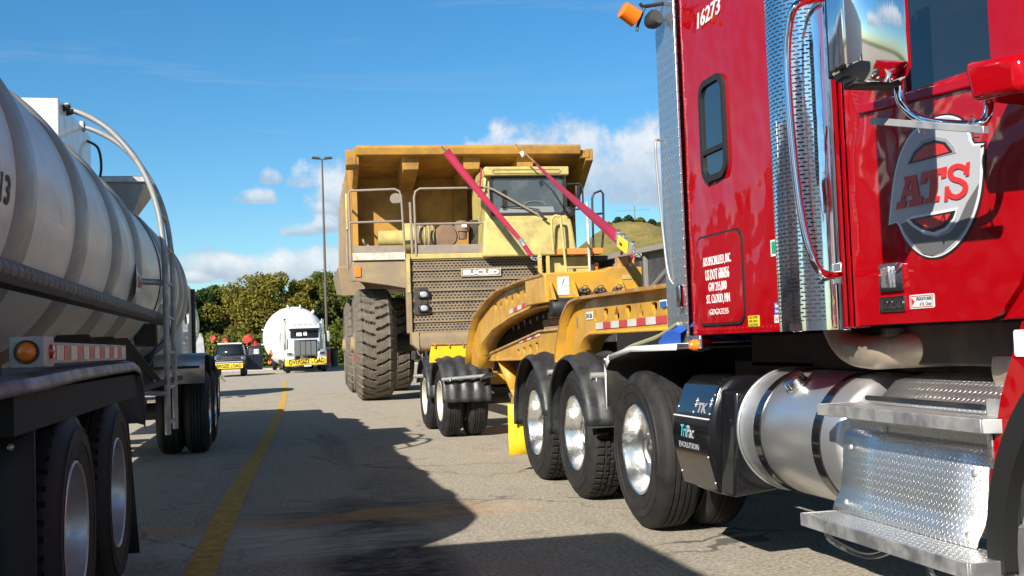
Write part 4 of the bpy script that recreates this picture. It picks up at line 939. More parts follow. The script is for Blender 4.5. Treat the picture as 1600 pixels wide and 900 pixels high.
# ------- second tank trailer further ahead
P2 = thing('tank_trailer', 'smooth grey-white round tank with pointed fin, seen just past the white sleeper cab', 'tank trailer', (-3.2, 36, 0))
MB().lathe([(31, 0), (31.05, .6), (31.3, 1.0), (31.7, 1.22), (32.3, 1.3), (34, 1.3), (34.5, 1.1), (34.7, 0)], (-3.4, 0, 2.15), 1, 72).build('tank', 'white', P2, sharp=50)
B(((-3.9, 31.5, .8), (-2.5, 34.5, 1.0)), ((-4.2, 31.0, .5), (-1.9, 31.1, .8))).build('frame', 'alu_dull', P2, bev=.01)
MB().prism([(-2.3, .95), (-1.80, .95), (-1.86, 1.7), (-1.95, 1.85)], 1, 31.6, 31.66).build('fin', 'alu_dull', P2)
for x0, z0, mm in ((-2.3, 1.0, 'alu_dull'), (-2.0, 1.05, 'alu_dull'), (-1.8, .9, 'alu')): MB().tube(smoothpath([(x0, 31.3, z0), (x0+.2, 31.2, z0-.15), (x0+.5, 31.25, z0-.45)], 4), .06, 8).build('discharge_pipe', mm, P2)
for y in (32.5, 33.9): duals(P2, -2.2, y, out=1); duals(P2, -4.4, y, out=-1)
# ================================================================== yellow heavy-haul jeep (gooseneck beams over the truck's drive axles)
J = thing('heavy_haul_trailer', 'yellow gooseneck trailer with arched taped beams and low dual wheels behind the red truck', 'trailer', (3.7, 11, 0))
def offset_path(path, d):
    out = []
    for i, p in enumerate(path):
        a = Vector(path[max(i-1, 0)]); b = Vector(path[min(i+1, len(path)-1)]); t = (b-a).normalized(); nn = Vector((-t.y, t.x)); out.append((p[0]+nn.x*d, p[1]+nn.y*d))
    return out
def flange(path, x0, x1, name, par, m='yellow', th=.022):
    mb = MB(); mb.sheet([[(x0, y, z), (x1, y, z)] for y, z in path]); return mb.build(name, m, par, solid=th, sharp=50)
def web(outer, inner, holes, x, name, par):
    return plate([outer+inner[::-1]]+holes, 'X', x, .025).build(name, 'yellow', par)
def sm2(pts, n=5): return [(p.x, p.y) for p in smoothpath([(a, b, 0) for a, b in pts], n)]
def tear(yc, z0, z1, wt, up):
    h = z1-z0
    pts = [(-.06, 0), (-.5, .62), (-.5, .86), (-.3, 1), (.3, 1), (.5, .86), (.5, .62), (.06, 0)]
    return [(yc+a*wt, z0+b*h if up else z1-b*h) for a, b in pts]
for side, X0 in ((1, 2.46), (-1, 4.90)):
    s = side
    # front beam arches over the drive axles
    fo_ = [(6.5, 1.585), (8.62, 1.60)]+sm2([(8.62, 1.60), (8.88, 1.575), (9.08, 1.49), (9.24, 1.36), (9.38, 1.15), (9.44, .95)], 4)[1:]
    fi_ = [(6.5, 1.31), (8.5, 1.305)]+sm2([(8.5, 1.305), (8.68, 1.27), (8.80, 1.20), (8.88, 1.10), (8.92, .95)], 4)[1:]
    holes = [tear(8.36-.275*i, 1.40, 1.495, .115 if i not in (0, 4) else .09, i % 2 == 1) for i in range(7)] if s == 1 else []
    bo_ = web(fo_, fi_, holes, X0+s*.09, 'front_beam', J)
    flange(fo_, X0, X0+s*.3, 'beam_flange', bo_); flange(fi_, X0+s*.06, X0+s*.26, 'beam_flange', bo_)
    B(((X0+s*.34, 6.5, 1.32), (X0+s*.40, 9.1, 1.57))).build('shade_panel', 'void', J)  # black panel painting shade behind the beam holes
    MB().sheet([[(X0-s*.003, y, z) for y, z in offset_path(fo_, -.011)], [(X0-s*.003, y, z) for y, z in offset_path(fo_, .011)]]).build('worn_edge', 'rust', bo_)
    # rear arch down to the low wheels
    ro = [(9.75, 1.875), (10.7, 1.878), (11.9, 1.84), (12.5, 1.765), (13.3, 1.60), (13.62, 1.45), (13.9, 1.2), (14.0, 1.0)]
    ri = [(9.75, 1.60), (10.55, 1.595), (11.45, 1.535), (12.5, 1.42), (13.15, 1.27), (13.35, 1.12), (13.42, .95)]
    holes = [tear(12.9-.30*i, 1.60+.02*i-(.09 if i < 2 else .02), 1.71+.018*i-(.08 if i < 2 else .02), .12, i % 2 == 0) for i in range(2, 9)] if s == 1 else []
    rb = web(ro, ri, holes, X0+s*.09, 'rear_beam', J)
    flange(ro, X0, X0+s*.3, 'beam_flange', rb); flange(ri, X0+s*.06, X0+s*.26, 'beam_flange', rb)
    MB().sheet([[(X0-s*.003, y, z) for y, z in offset_path(ro, -.011)], [(X0-s*.003, y, z) for y, z in offset_path(ro, .011)]]).build('worn_edge', 'rust', rb)
    # low taped beam
    lo_ = [(9.3, 1.365), (10.3, 1.355), (12.75, 1.14), (12.9, 1.06)]; li = [(9.3, 1.12), (10.0, 1.12), (10.6, 1.085), (12.6, 1.055), (12.9, 1.05)]
    lbm = web(lo_, li, [tear(10.45+.28*i, 1.13-.01*i, 1.25-.022*i, .12, True) for i in range(4)] if s == 1 else [], X0+s*.11, 'lower_beam', J)
    flange(lo_, X0+s*.08, X0+s*.3, 'beam_flange', lbm, 'rust'); flange(li, X0+s*.08, X0+s*.30, 'beam_flange', lbm)
    B(((X0+s*.34, 9.2, .9), (X0+s*.40, 13.9, 1.58))).build('shade_panel', 'void', J)  # black panel standing in for the shadowed inside of the arch
def tape(path0, path1, n, x, first=0, h=.045):
    for i in range(n):
        t0, t1 = i/n, (i+1)/n; L = lambda t: (path0[0]+(path1[0]-path0[0])*t, path0[1]+(path1[1]-path0[1])*t)
        a, b = L(t0), L(t1); plate([[(a[0], a[1]), (b[0], b[1]), (b[0], b[1]+h), (a[0], a[1]+h)]], 'X', x, .003).build('red_stripe' if (i+first) % 2 else 'white_stripe', 'tape_red' if (i+first) % 2 else 'tape_white', J)
tape((8.35, 1.335), (6.75, 1.345), 8, 2.532, h=.052)
tape((11.55, 1.565), (10.55, 1.628), 5, 2.532); tape((10.55, 1.628), (9.95, 1.632), 3, 2.532, 1)
tape((11.2, 1.245), (10.3, 1.312), 5, 2.552)
lt = plate([rrect(8.42, 8.61, 1.42, 1.48, .002)], 'X', 2.532, .003).build('number_plate', 'decal_white', J)
text('24136', 'X', 2.529, 8.60, 8.43, 1.43, 1.47, bold=.02, th=.002).build('lettering', 'decal_black', lt)
lt = plate([rrect(6.72, 6.86, 1.455, 1.50, .002)], 'X', 2.532, .003).build('shield_sticker', 'decal_white', J)
plate([[(6.85, 1.46), (6.85, 1.49), (6.73, 1.49), (6.73, 1.46), (6.79, 1.44)]], 'X', 2.529, .002).build('shield_print', 'sticker_blue', lt)
text('HEAVY HAUL', 'X', 2.531, 8.74, 8.72, 1.37, 1.47) if False else None
plate([rrect(8.88, 8.91, 1.36, 1.45, .003)], 'X', 2.532, .002).build('serial_plate', 'rail', J)
MB().lathe([(-.03, 0), (-.025, .018), (0, .022)], (2.58, 6.53, 1.42), 0, 16).build('marker_lamp', 'orange_lens', J)
flange([(8.45, 1.30), (8.55, 1.33), (8.60, 1.40)], 2.56, 2.58, 'weld_lug', J)
# centre gooseneck box with gussets, decal plates, chain bunches and hoop
g_ = MB(); g_.prism([(2.47, 1.61), (3.42, 1.70), (3.42, 1.925), (3.10, 1.93), (3.05, 1.90), (2.47, 1.885)], 1, 9.7, 10.5)
gn = g_.build('gooseneck_box', 'yellow', J, bev=.012)
for x, w_ in ((2.50, .03), (2.72, .03), (3.18, .03), (3.34, .03)):
    MB().hexa([(x, 9.52, 1.63), (x+w_, 9.52, 1.63), (x+w_, 9.7, 1.63), (x, 9.7, 1.63), (x, 9.68, 1.80), (x+w_, 9.68, 1.80), (x+w_, 9.7, 1.80), (x, 9.7, 1.80)]).build('gusset', 'yellow', gn, bev=.003)
for z0, z1 in ((1.765, 1.845), (1.68, 1.76)): B(((2.59, 9.693, z0), (2.70, 9.698, z1))).build('label_plate', 'decal_white', gn)
text('/', 'Y', 9.692, 2.63, 2.66, 1.78, 1.83).build('lettering', 'sticker_blue', gn)
B(((3.22, 9.693, 1.81), (3.31, 9.698, 1.85))).build('label_plate', 'mine_pale', gn)
MB().lathe([(2.50, 0), (2.50, .07), (2.53, .09), (2.74, .09), (2.77, .07), (2.77, 0)], (0, 9.62, 1.56), 0, 24).build('air_spring', 'rubber_trim', gn)
def chain(pts, r, par, m='steel_dark', name='chain'):
    mb = MB(); P_ = smoothpath(pts, 8); n = int(sum((P_[i+1]-P_[i]).length for i in range(len(P_)-1))/(r*2.6)); 
    for i in range(max(2, n)):
        t = i/max(1, n-1)*(len(P_)-1.001); k = int(t); p = P_[k].lerp(P_[k+1], t-k); d = (P_[k+1]-P_[k]).normalized()
        a = d.cross(Vector((0, 0, 1)) if abs(d.z) < .8 else Vector((1, 0, 0))).normalized(); b = d.cross(a); e = a if i % 2 else b
        mb.tube([p+d*math.cos(q)*r*1.8+e*math.sin(q)*r for q in [j*math.pi/5 for j in range(10)]], r*.3, 6, closed=True)
    return mb.build(name, m, par)
M['chain'] = mat('oily_chain', (.22, .17, .13), .45, .6, dirt=.3)
for x in (2.83, 2.98, 3.16):
    y = 9.64
    chain([(x-.05, y+.05, 1.68), (x-.035, y, 1.725), (x, y-.015, 1.74), (x+.03, y, 1.72), (x+.05, y+.04, 1.68), (x+.015, y, 1.69), (x-.025, y-.02, 1.71), (x+.0, y-.03, 1.73), (x+.04, y-.02, 1.70)], .017, gn, 'chain')
    MB().lathe([(-.02, 0), (-.015, .045), (.02, .05), (.02, 0)], (x, 9.70, 1.69), 1, 16).build('chain_pocket', 'steel_dark', gn)
MB().tube(smoothpath([(3.39, 9.9, 1.91), (3.40, 9.88, 2.05), (3.36, 9.86, 2.10), (3.29, 9.85, 2.10), (3.27, 9.85, 2.05)], 5), .014, 8).build('hoop', 'mine_orange', gn)
B(((3.25, 9.9, 1.90), (3.36, 10.0, 2.04))).build('hoop_plate', 'rust', gn, bev=.005)
# cribbing blocks under the gooseneck
for i, (z, y0, y1, x0, x1) in enumerate(((1.335, 9.6, 10.55, 2.66, 3.3), (1.41, 9.55, 10.75, 2.70, 3.4), (1.475, 9.7, 10.4, 2.66, 3.3), (1.535, 9.65, 10.6, 2.72, 3.2))):
    o = B(((x0, y0, z), (x1, y1, z+(.065 if i != 3 else .045)))).build('timber_block', 'wood', bev=.008)
    tag(o, ('thick weathered timber block lowest in the pile between the yellow beams', 'long split timber block second from the bottom of the cribbing pile', 'short grey timber block third up in the cribbing pile', 'thin curled board on top of the cribbing pile under the gooseneck')[i], 'timber block', 'cribbing blocks under the yellow gooseneck')
# low chassis, axle hangers and wheels
ch_ = MB(); ch_.prism([(11.6, .30), (11.9, .30), (12.2, .62), (13.0, .62), (13.3, .85), (17.0, .85), (17.0, 1.05), (11.2, 1.05), (11.2, .75)], 0, 2.95, 3.15)
ch_.prism([(11.6, .30), (17.0, .6), (17.0, 1.05), (11.2, 1.05)], 0, 4.2, 4.4); ch_.box((2.95, 9.3, 1.0), (4.5, 10.6, 1.12)); ch_.box((2.95, 12.9, .85), (4.4, 13.2, 1.05))
cho = ch_.build('chassis', 'yellow', J, bev=.01)
q = [U(775, 558, Y=12.4), U(799, 556, Y=12.4), U(818, 604, Y=12.2), U(797, 610, Y=12.2)]
MB().add(q, [(0, 1, 2, 3)]).build('fender_hanger', 'yellow', J, solid=.03)
q = [U(x_, y_, Y=12.1) for x_, y_ in ((797, 609), (852, 604), (852, 657), (822, 650), (812, 640))]
MB().add(q, [(0, 1, 2, 3, 4)]).build('hanger_plate', 'yellow', J, solid=.05)
ax = MB(); ax.tube([(2.7, 12.35, .48), (2.95, 12.35, .48)], .11, 16); ax.build('spring_hanger', 'rust', J)
MB().lathe([(-.05, 0), (-.05, .13), (.05, .16), (.05, 0)], (2.86, 12.8, .48), 0, 20).build('hub', 'rust', J)
YD1, YD2 = U(690, 629, X=2.27).y, U(666, 622, X=2.27).y
print('dolly', YD1, YD2)
M['rim_dull'] = mat('pale_painted_rim', (.62, .58, .50), .4, .3, dirt=.2)
for y in (YD1, YD2):
    k = dict(R=.49, W=.24, kind='rib', rimmat='rim_dull')
    wheel(J, 2.25, y, z=.49, **k); wheel(J, 2.59, y, z=.49, **k); wheel(J, 4.75, y, z=.49, out=1, **k); wheel(J, 5.1, y, z=.49, out=1, **k)
    f_ = half_fender(J, y, .49, 2.20, 2.86, .60, -150 if False else 20, 205 if False else 180)
    MB().tube([(2.5, y, .49), (4.9, y, .49)], .07, 12).build('axle', 'steel_dark', J)
r1 = MB().tube([(2.19, YD1-.60, .80), (2.93, YD1-.60, .835)], .024, 12).build('fender_rod', 'galv', J)
for x in (2.30, 2.72): MB().tube([(x, YD1-.63, .83), (x, YD1-.635, .78), (x, YD1-.575, .775)], .008, 6).build('rod_clip', 'galv', r1)
MB().tube([(2.10, YD2+.1, .80), (2.3, YD2+.1, .80)], .03, 10).build('fender_pipe', 'galv', J)
# bright yellow guard behind the fenders
gd = MB(); gd.prism([(2.13, 1.02), (2.78, 1.02), (2.78, 1.255), (2.17, 1.265), (2.14, 1.14)], 1, 14.98, 15.02); go = gd.build('rear_guard', 'yellow_bright', J, bev=.004)
MB().tube([(2.15, 14.97, 1.272), (2.88, 14.97, 1.262)], .014, 8).build('guard_bar', 'rust', go)
for x in (2.2, 2.4, 2.6): B(((x, 14.955, 1.22), (x+.02, 14.975, 1.275))).build('guard_clip', 'rust', go)
MB().tube([Vector((2.80+.05*math.cos(a), 14.93, 1.21+.055*math.sin(a))) for a in [i*math.pi/8 for i in range(16)]], .012, 8, closed=True).build('hook_ring', 'rust', go)
# gear lying along the near beam: slack rope end
chain([(3.3, 15.3, 1.15), (3.3, 15.2, .9), (3.32, 15.2, .7)], .03, J)
# rear dolly beams that carry on under the dump truck
B(((3.3, 17.0, .62), (3.6, 24.0, .95)), ((4.9, 17.0, .62), (5.2, 24.0, .95)), ((3.0, 16.6, .62), (5.3, 17.0, 1.0))).build('rear_frame', 'yellow', J, bev=.01)
# rope on the deck fender
MB().tube(smoothpath([(2.33, 7.15, 1.15), (2.33, 6.9, 1.20), (2.34, 6.4, 1.26), (2.36, 6.1, 1.33)], 6), .012, 8).build('tie_rope', mat('olive_rope', (.32, .30, .16), .8))
tag(bpy.data.objects['tie_rope'], 'thin olive rope tied over the white deck edge in front of the blue bundle', 'rope')
# ================================================================== mining dump truck, its front at Y = 25, facing us
D = thing('dump_truck', 'huge dusty yellow mining dump truck with ochre bed canopy, huge lugged tyre and perforated grille', 'dump truck', (4.75, 25, 0))
# bed: canopy over the cab, front wall with ribs, sides
bd = MB()
bd.hexa([(2.10, 25.98, 5.87), (7.72, 25.98, 5.90), (7.9, 28.2, 5.62), (2.1, 28.2, 5.60), (2.10, 25.98, 5.95), (7.72, 25.98, 5.98), (7.9, 28.2, 5.70), (2.1, 28.2, 5.68)]); bd.box((2.1, 28.0, 3.1), (7.9, 28.15, 5.63))
bed = bd.build('bed', 'bed', D, bev=.01)
lp = MB(); lp.prism([(25.86, 6.06), (25.90, 5.88), (26.12, 5.86), (26.12, 6.12), (25.90, 6.12)], 0, 2.05, 7.58); lp.build('canopy_lip', 'bed', bed, bev=.02)
for x in (3.16, 4.66, 6.00):
    MB().hexa([(x+.02, 26.12, 5.55), (x+.40, 26.12, 5.55), (x+.40, 27.9, 5.25), (x+.02, 27.9, 5.25), (x-.02, 26.10, 5.88), (x+.44, 26.10, 5.88), (x+.44, 27.9, 5.62), (x-.02, 27.9, 5.62)]).build('canopy_rib', 'bed', bed, bev=.02)
for x in (3.28, 4.62, 5.75): B(((x, 27.78, 3.15), (x+.36, 28.0, 5.3))).build('wall_rib', 'bed', bed, bev=.02)
# left side: canopy cheek and bed side with ribs
MB().prism([(26.0, 6.06), (26.0, 5.66), (26.3, 5.52), (27.45, 5.30), (27.45, 3.2), (28.0, 3.2), (28.0, 5.8), (27.9, 6.0)], 0, 1.98, 2.12).build('canopy_cheek', 'bed', bed, bev=.015)
MB().prism([(25.98, 6.02), (25.98, 5.66), (26.22, 5.56), (26.22, 6.02)], 0, 1.80, 2.05).build('cheek_end', 'bed', bed, bev=.015)
MB().prism([(26.0, 6.03), (26.0, 5.74), (27.0, 5.2), (28.0, 4.8), (28.0, 5.9)], 0, 7.72, 7.92).prism([(25.98, 6.0), (25.98, 5.80), (26.22, 5.74), (26.22, 6.0)], 0, 7.58, 7.82).build('canopy_cheek', 'bed', bed, bev=.015)
sd = MB(); sd.hexa([(2.05, 28.0, 3.2), (2.2, 28.0, 3.2), (2.2, 35.5, 3.5), (2.05, 35.5, 3.5), (1.88, 28.0, 5.9), (2.02, 28.0, 5.9), (2.02, 35.5, 6.1), (1.88, 35.5, 6.1)])
sd.hexa([(7.6, 28.0, 3.2), (7.75, 28.0, 3.2), (7.75, 35.5, 3.5), (7.6, 35.5, 3.5), (7.7, 28.0, 5.9), (7.9, 28.0, 5.9), (7.9, 35.5, 6.1), (7.7, 35.5, 6.1)]); sd.box((2.2, 28.1, 3.0), (7.3, 35.5, 3.3))
sd.build('bed_side', 'bed', bed)
for y in (28.6, 30.0, 31.5, 33.2): MB().hexa([(1.72, y, 2.9), (2.1, y, 3.0), (2.1, y+.3, 3.0), (1.72, y+.3, 2.9), (1.78, y, 5.6), (1.9, y, 5.7), (1.9, y+.3, 5.7), (1.78, y+.3, 5.6)]).build('side_rib', 'mine_dust', bed, bev=.02)
MB().hexa([(1.70, 28.3, 2.62), (2.3, 28.3, 2.62), (2.3, 35.5, 3.0), (1.70, 35.5, 3.0), (1.60, 28.3, 3.4), (2.3, 28.3, 3.4), (2.3, 35.5, 3.6), (1.6, 35.5, 3.6)]).build('side_skirt', 'mine_dust', bed, bev=.03)
# chassis, deck and left wing
MB().box((3.6, 25.6, .9), (4.1, 35, 1.9)).box((5.4, 25.6, .9), (5.9, 35, 1.9)).box((3.3, 25.4, 1.7), (6.2, 27.5, 3.2)).build('chassis', 'steel_dark', D)
dkm = MB(); dkm.box((1.86, 25.1, 3.27), (3.14, 28.2, 3.36)); dkm.box((3.14, 25.1, 3.25), (7.4, 28.2, 3.33)); dk_ = dkm.build('deck', 'mine_dust', D, bev=.01)
M['pale_edge'] = mat('scraped_pale_edge', (.62, .56, .48), .6, dirt=.4, dirtcol=(.35, .28, .2), dscale=6)
B(((1.87, 25.06, 3.28), (3.08, 25.10, 3.45))).build('deck_edge', 'pale_edge', dk_, bev=.006)
wg = MB(); wg.prism([(1.86, 3.265), (3.12, 3.265), (3.12, 2.60), (2.62, 2.70), (1.86, 2.82)], 1, 25.12, 25.22); wg.hexa([(1.86, 25.2, 2.80), (1.92, 25.2, 2.80), (1.92, 27.6, 2.95), (1.86, 27.6, 2.95), (1.86, 25.2, 3.27), (1.92, 25.2, 3.27), (1.92, 27.6, 3.27), (1.86, 27.6, 3.27)])
M['wing'] = mat('dusty_wing_panel', (.24, .18, .12), .75, dirt=.22, dirtcol=(.46, .37, .14), dscale=1.3)
wgo = wg.build('wing_panel', 'wing', D, bev=.015)
B(((1.91, 25.09, 2.90), (2.05, 25.12, 3.14))).build('turn_lamp', 'orange_lens', wgo, bev=.01)
# yellow side posts of the bonnet, grille in bars
for x0, x1 in ((3.07, 3.19),): B(((x0, 24.94, 1.56), (x1, 25.2, 3.30))).build('grille_post', 'mine_dust', D, bev=.015)
B(((3.09, 24.92, 2.5), (3.17, 24.945, 3.40))).build('post_strip', 'mine_pale', D, bev=.005)
gr = B(((3.20, 25.06, 1.58), (6.36, 25.12, 3.26))).build('grille', 'grille', D)
nrow = 7; z0, z1 = 1.58, 3.26; rh = (z1-z0)/nrow
for i in range(nrow+1):
    z = z0+rh*i; B(((3.20, 25.0, z-.022), (6.36, 25.06, z+.022))).build('grille_bar', 'mine_dust', gr, bev=.006)
for i in range(nrow): MB().hexa([(3.20, 25.0, z0+rh*i+.02), (6.36, 25.0, z0+rh*i+.02), (6.36, 25.055, z0+rh*i+.02), (3.20, 25.055, z0+rh*i+.02), (3.20, 25.04, z0+rh*(i+1)-.02), (6.36, 25.04, z0+rh*(i+1)-.02), (6.36, 25.058, z0+rh*(i+1)-.02), (3.2, 25.058, z0+rh*(i+1)-.02)]).build('grille_panel', 'grille', gr)
B(((3.24, 24.975, 1.98), (3.56, 25.03, 2.62))).build('lamp_panel', 'steel_dark', gr, bev=.01)
for z in (2.45, 2.13):
    hl_ = B(((3.33, 24.90, z-.09), (3.60, 24.98, z+.09))).build('headlamp', 'black', D, bev=.03)
    MB().lathe([(-.02, 0), (-.018, .06), (0, .085)], (3.465, 24.90, z), 1, 20, sy=.8).build('lens', mat('headlamp_glass', (.75, .78, .8), .08, .6), hl_)
bg_ = B(((4.36, 24.965, 2.845), (5.30, 24.995, 3.025))).build('name_badge', 'mine_dust', D, bev=.004)
plate([[(4.36, 2.845), (5.30, 2.845), (5.30, 3.025), (4.36, 3.025)], [(4.375, 2.86), (5.285, 2.86), (5.285, 3.01), (4.375, 3.01)]], 'Y', 24.96, .01).build('badge_border', 'pale_edge', bg_)
text('EUCLID', 'Y', 24.955, 4.41, 5.26, 2.875, 2.995, bold=.06, th=.012).build('lettering', 'decal_white', bg_)
bp = MB(); bp.prism(rrect(24.35, 24.98, 1.14, 1.56, .13), 0, 3.28, 6.4); bp.hexa([(3.12, 24.4, 1.30), (3.28, 24.3, 1.15), (3.28, 25.0, 1.15), (3.12, 25.0, 1.30), (3.12, 24.4, 1.57), (3.28, 24.35, 1.58), (3.28, 25, 1.58), (3.12, 25, 1.58)])
bp.build('bumper', 'mine_dust', D, bev=.02)
chain([(3.30, 24.5, 1.12), (3.38, 24.45, .95), (3.5, 24.45, .85), (3.4, 24.5, .70), (3.42, 24.5, .52)], .05, D, 'chain', 'tow_chain'); chain([(3.6, 24.5, 1.15), (3.5, 24.45, 1.0), (3.4, 24.45, .92)], .05, D, 'chain', 'tow_chain')
# toe boards and rails
B(((3.30, 25.0, 3.40), (6.34, 25.04, 3.60))).build('toe_board', 'rail', dk_, bev=.006)
B(((3.20, 24.97, 3.275), (6.36, 25.05, 3.395))).build('deck_nosing', 'mine_pale', dk_, bev=.01)
B(((1.90, 25.12, 3.45), (3.08, 25.15, 3.62))).build('toe_board', 'rail', dk_, bev=.006)
def railing(segs, name='railing', m='rail', r=.028, par=None):
    mb = MB()
    o = None
    for s in segs:
        q = MB().tube(s, r, 10).build(name if o is None else 'rail_bar', m, (par or D) if o is None else o, sharp=60); o = o or q
    return o
railing([[(1.83, 25.1, 3.3), (1.82, 25.1, 4.83), (1.86, 25.1, 4.90), (2.88, 25.1, 4.93), (2.99, 25.1, 4.88), (3.03, 25.1, 4.76), (3.08, 25.1, 3.38)], [(1.83, 25.1, 4.16), (3.05, 25.1, 4.18)], [(1.83, 25.1, 4.88), (1.83, 27.6, 4.88)], [(1.83, 27.6, 3.3), (1.83, 27.6, 4.88)]])
B(((1.74, 25.15, 4.0), (1.80, 25.4, 4.85)), ).build('side_strip', 'mine_pale', D, bev=.02)
railing([[(3.33, 24.98, 3.35), (3.32, 25.0, 4.72), (3.36, 25.0, 4.86), (3.46, 25.0, 4.92), (5.05, 25.0, 4.93), (5.2, 25.0, 4.88), (6.24, 25.0, 4.28), (6.34, 25.0, 4.18), (6.36, 25.0, 3.35)], [(3.33, 25.0, 4.09), (6.32, 25.0, 4.10)], [(5.13, 24.99, 3.35), (5.08, 24.99, 4.90)]])
MB().tube([(3.24, 24.98, 3.4), (3.22, 24.98, 4.6)], .03, 8).build('lamp_stalk', 'rail', D)
MB().tube(smoothpath([(5.22, 24.96, 3.5), (5.30, 24.94, 3.55), (5.32, 24.93, 3.66), (5.42, 24.93, 3.72)], 4), .025, 8).build('hook', 'rail', D)
# cab with raked screen, standing flush with the bonnet
RESIZE.append((.967, -.85, .967, .041))
cabp = MB(); cabp.prism([(25.60, 3.34), (25.72, 4.2), (25.92, 4.36), (25.98, 5.36), (28.0, 5.36), (28.0, 3.34)], 0, 5.16, 7.24)
cabp.hexa([(5.02, 25.56, 3.34), (7.36, 25.56, 3.34), (7.30, 27.9, 3.34), (5.1, 27.9, 3.34), (5.10, 25.70, 4.26), (7.26, 25.70, 4.26), (7.24, 27.9, 4.26), (5.14, 27.9, 4.26)])
cb_ = cabp.build('cab', 'mine_pale', D, bev=.05)
B(((5.16, 25.78, 5.34), (7.27, 28.05, 5.56))).build('roof', 'mine_pale', cb_, bev=.03)
plate([rrect(5.35, 7.05, 5.385, 5.49, .05), rrect(5.37, 7.03, 5.40, 5.475, .04)], 'Y', 25.772, .012).build('roof_groove', 'mine_dust', cb_)
fr_ = plate([rrect(5.29, 7.20, 4.36, 5.34, .12), rrect(5.36, 7.12, 4.43, 5.29, .09)], 'Y', 25.915, .04).build('windscreen', 'rubber_trim', cb_, bev=.005)
M['screen'] = mat('dusty_windscreen', (.05, .065, .075), .12, coat=.8, dirt=.15, dirtcol=(.2, .2, .18), dscale=2)
plate([rrect(5.33, 7.15, 4.40, 5.31, .09)], 'Y', 25.93, .02).build('pane', 'screen', fr_)
M['dash'] = mat('grey_dash', (.22, .23, .23), .8)
plate([[(5.45, 4.44), (6.9, 4.44), (6.86, 4.58), (5.6, 4.60)], ], 'Y', 25.915, .006).build('dash_top', 'dash', fr_)
MB().tube([(6.40+.26*math.cos(a), 25.90, 4.62+.10*math.sin(a)) for a in [math.pi*i/14 for i in range(15)]], .008, 6).build('steering_wheel', 'dash', fr_)
plate([rrect(5.60, 5.72, 4.5, 5.0, .03)], 'Y', 25.915, .006).build('hanging_bag', 'black', fr_)
MB().tube([(5.55, 25.88, 4.60), (6.1, 25.86, 4.57), (6.5, 25.86, 4.50)], .014, 6).build('wiper', 'black', fr_)
MB().tube([(6.45, 25.6, 4.36), (7.0-.45, 25.55, 4.25), (6.62, 25.55, 4.22)], .03, 6).build('wiper_arm', 'black', cb_)
# mirrors and right-hand rails, steps
mf_ = MB().tube([(7.2, 25.7, 5.10), (7.45, 25.5, 5.08), (7.52, 25.5, 5.00), (7.52, 25.5, 4.50), (7.46, 25.5, 4.45), (7.25, 25.7, 4.48)], .022, 8).build('mirror_frame', 'black', D)
B(((7.34, 25.48, 4.52), (7.46, 25.53, 5.04))).build('mirror', 'black', mf_, bev=.02)
MB().lathe([(-.05, 0), (-.03, .12), (.03, .14), (.05, 0)], (7.24, 25.7, 4.42), 1, 16).build('round_mirror', 'black', mf_)
RESIZE.pop()
MB().lathe([(-.02, 0), (-.02, .13), (.02, .135), (.04, 0)], (2.93, 25.5, 4.76), 1, 24).build('round_mirror', 'rail', mf_)
railing([[(7.70, 25.5, 3.3), (7.72, 25.5, 4.72), (7.78, 25.5, 4.84), (7.95, 25.5, 4.90), (8.0, 25.5, 4.82), (7.98, 25.5, 3.95), (7.9, 25.5, 3.35)], [(7.72, 25.5, 4.32), (7.98, 25.5, 4.34)]], m='black')
st_ = MB(); B(((6.40, 24.95, 2.55), (7.50, 25.05, 3.26))).build('step_panel', 'mine_pale', D, bev=.02)
B(((6.60, 24.60, 3.28), (7.70, 25.0, 3.42))).build('step_board', 'mine_orange', D, bev=.006)
B(((7.44, 24.9, 3.14), (7.9, 25.4, 3.26)), ((7.45, 24.9, 2.6), (7.55, 25.3, 3.26))).build('wing_bracket', 'steel_dark', D)
B(((7.56, 24.95, 2.78), (7.68, 25.0, 3.10))).build('turn_lamp', 'orange_lens', D, bev=.01)
MB().tube(smoothpath([(6.50, 24.60, 3.35), (6.48, 24.60, 4.02), (6.54, 24.58, 4.17), (6.64, 24.56, 4.17), (6.70, 24.56, 4.02), (6.78, 24.50, 2.66)], 5), .032, 10).build('hand_loop', 'mine_pale', D)
MB().tube([(7.33, 24.50, 4.50), (7.33, 24.5, 2.66)], .032, 10).build('grab_post', 'pale_edge', D)
for z in (2.96, 2.6): MB().tube([(6.77, 24.5, z), (7.33, 24.5, z)], .028, 8).build('rung', 'mine_pale', D)
B(((6.36, 24.75, 2.66), (6.44, 24.85, 3.55)), ).build('front_post', 'mine_yellow', D, bev=.01); B(((6.15, 24.7, 2.70), (6.24, 24.8, 3.35))).build('front_post', 'mine_yellow', D, bev=.01)
# air cleaners and engine gear on the deck
MB().lathe([(2.52, .17), (2.52, .20), (3.14, .20), (3.14, .17)], (0, 26, 3.86), 0, 24).lathe([(2.52, .17), (2.51, 0)], (0, 26, 3.86), 0, 24).build('air_cleaner', 'mine_pale', D)
B(((2.45, 25.85, 3.42), (3.2, 26.15, 3.66))).build('cleaner_bracket', 'steel_dark', D)
MB().lathe([(3.12, 0), (3.12, .36), (3.17, .37), (3.36, .37), (3.40, .33), (3.44, 0)], (0, 26, 3.86), 0, 32).build('intake_drum', 'mine_pale', D)
MB().lathe([(3.42, .30), (3.46, .31), (3.86, .30), (3.86, 0)], (0, 26, 3.86), 0, 32).build('intake_pipe', 'mine_dust', D)
for x in (3.5, 3.6, 3.7, 3.8): MB().lathe([(x, .302), (x, .325), (x+.025, .325), (x+.025, .302)], (0, 26, 3.86), 0, 32).build('intake_band', 'mine_pale', D)
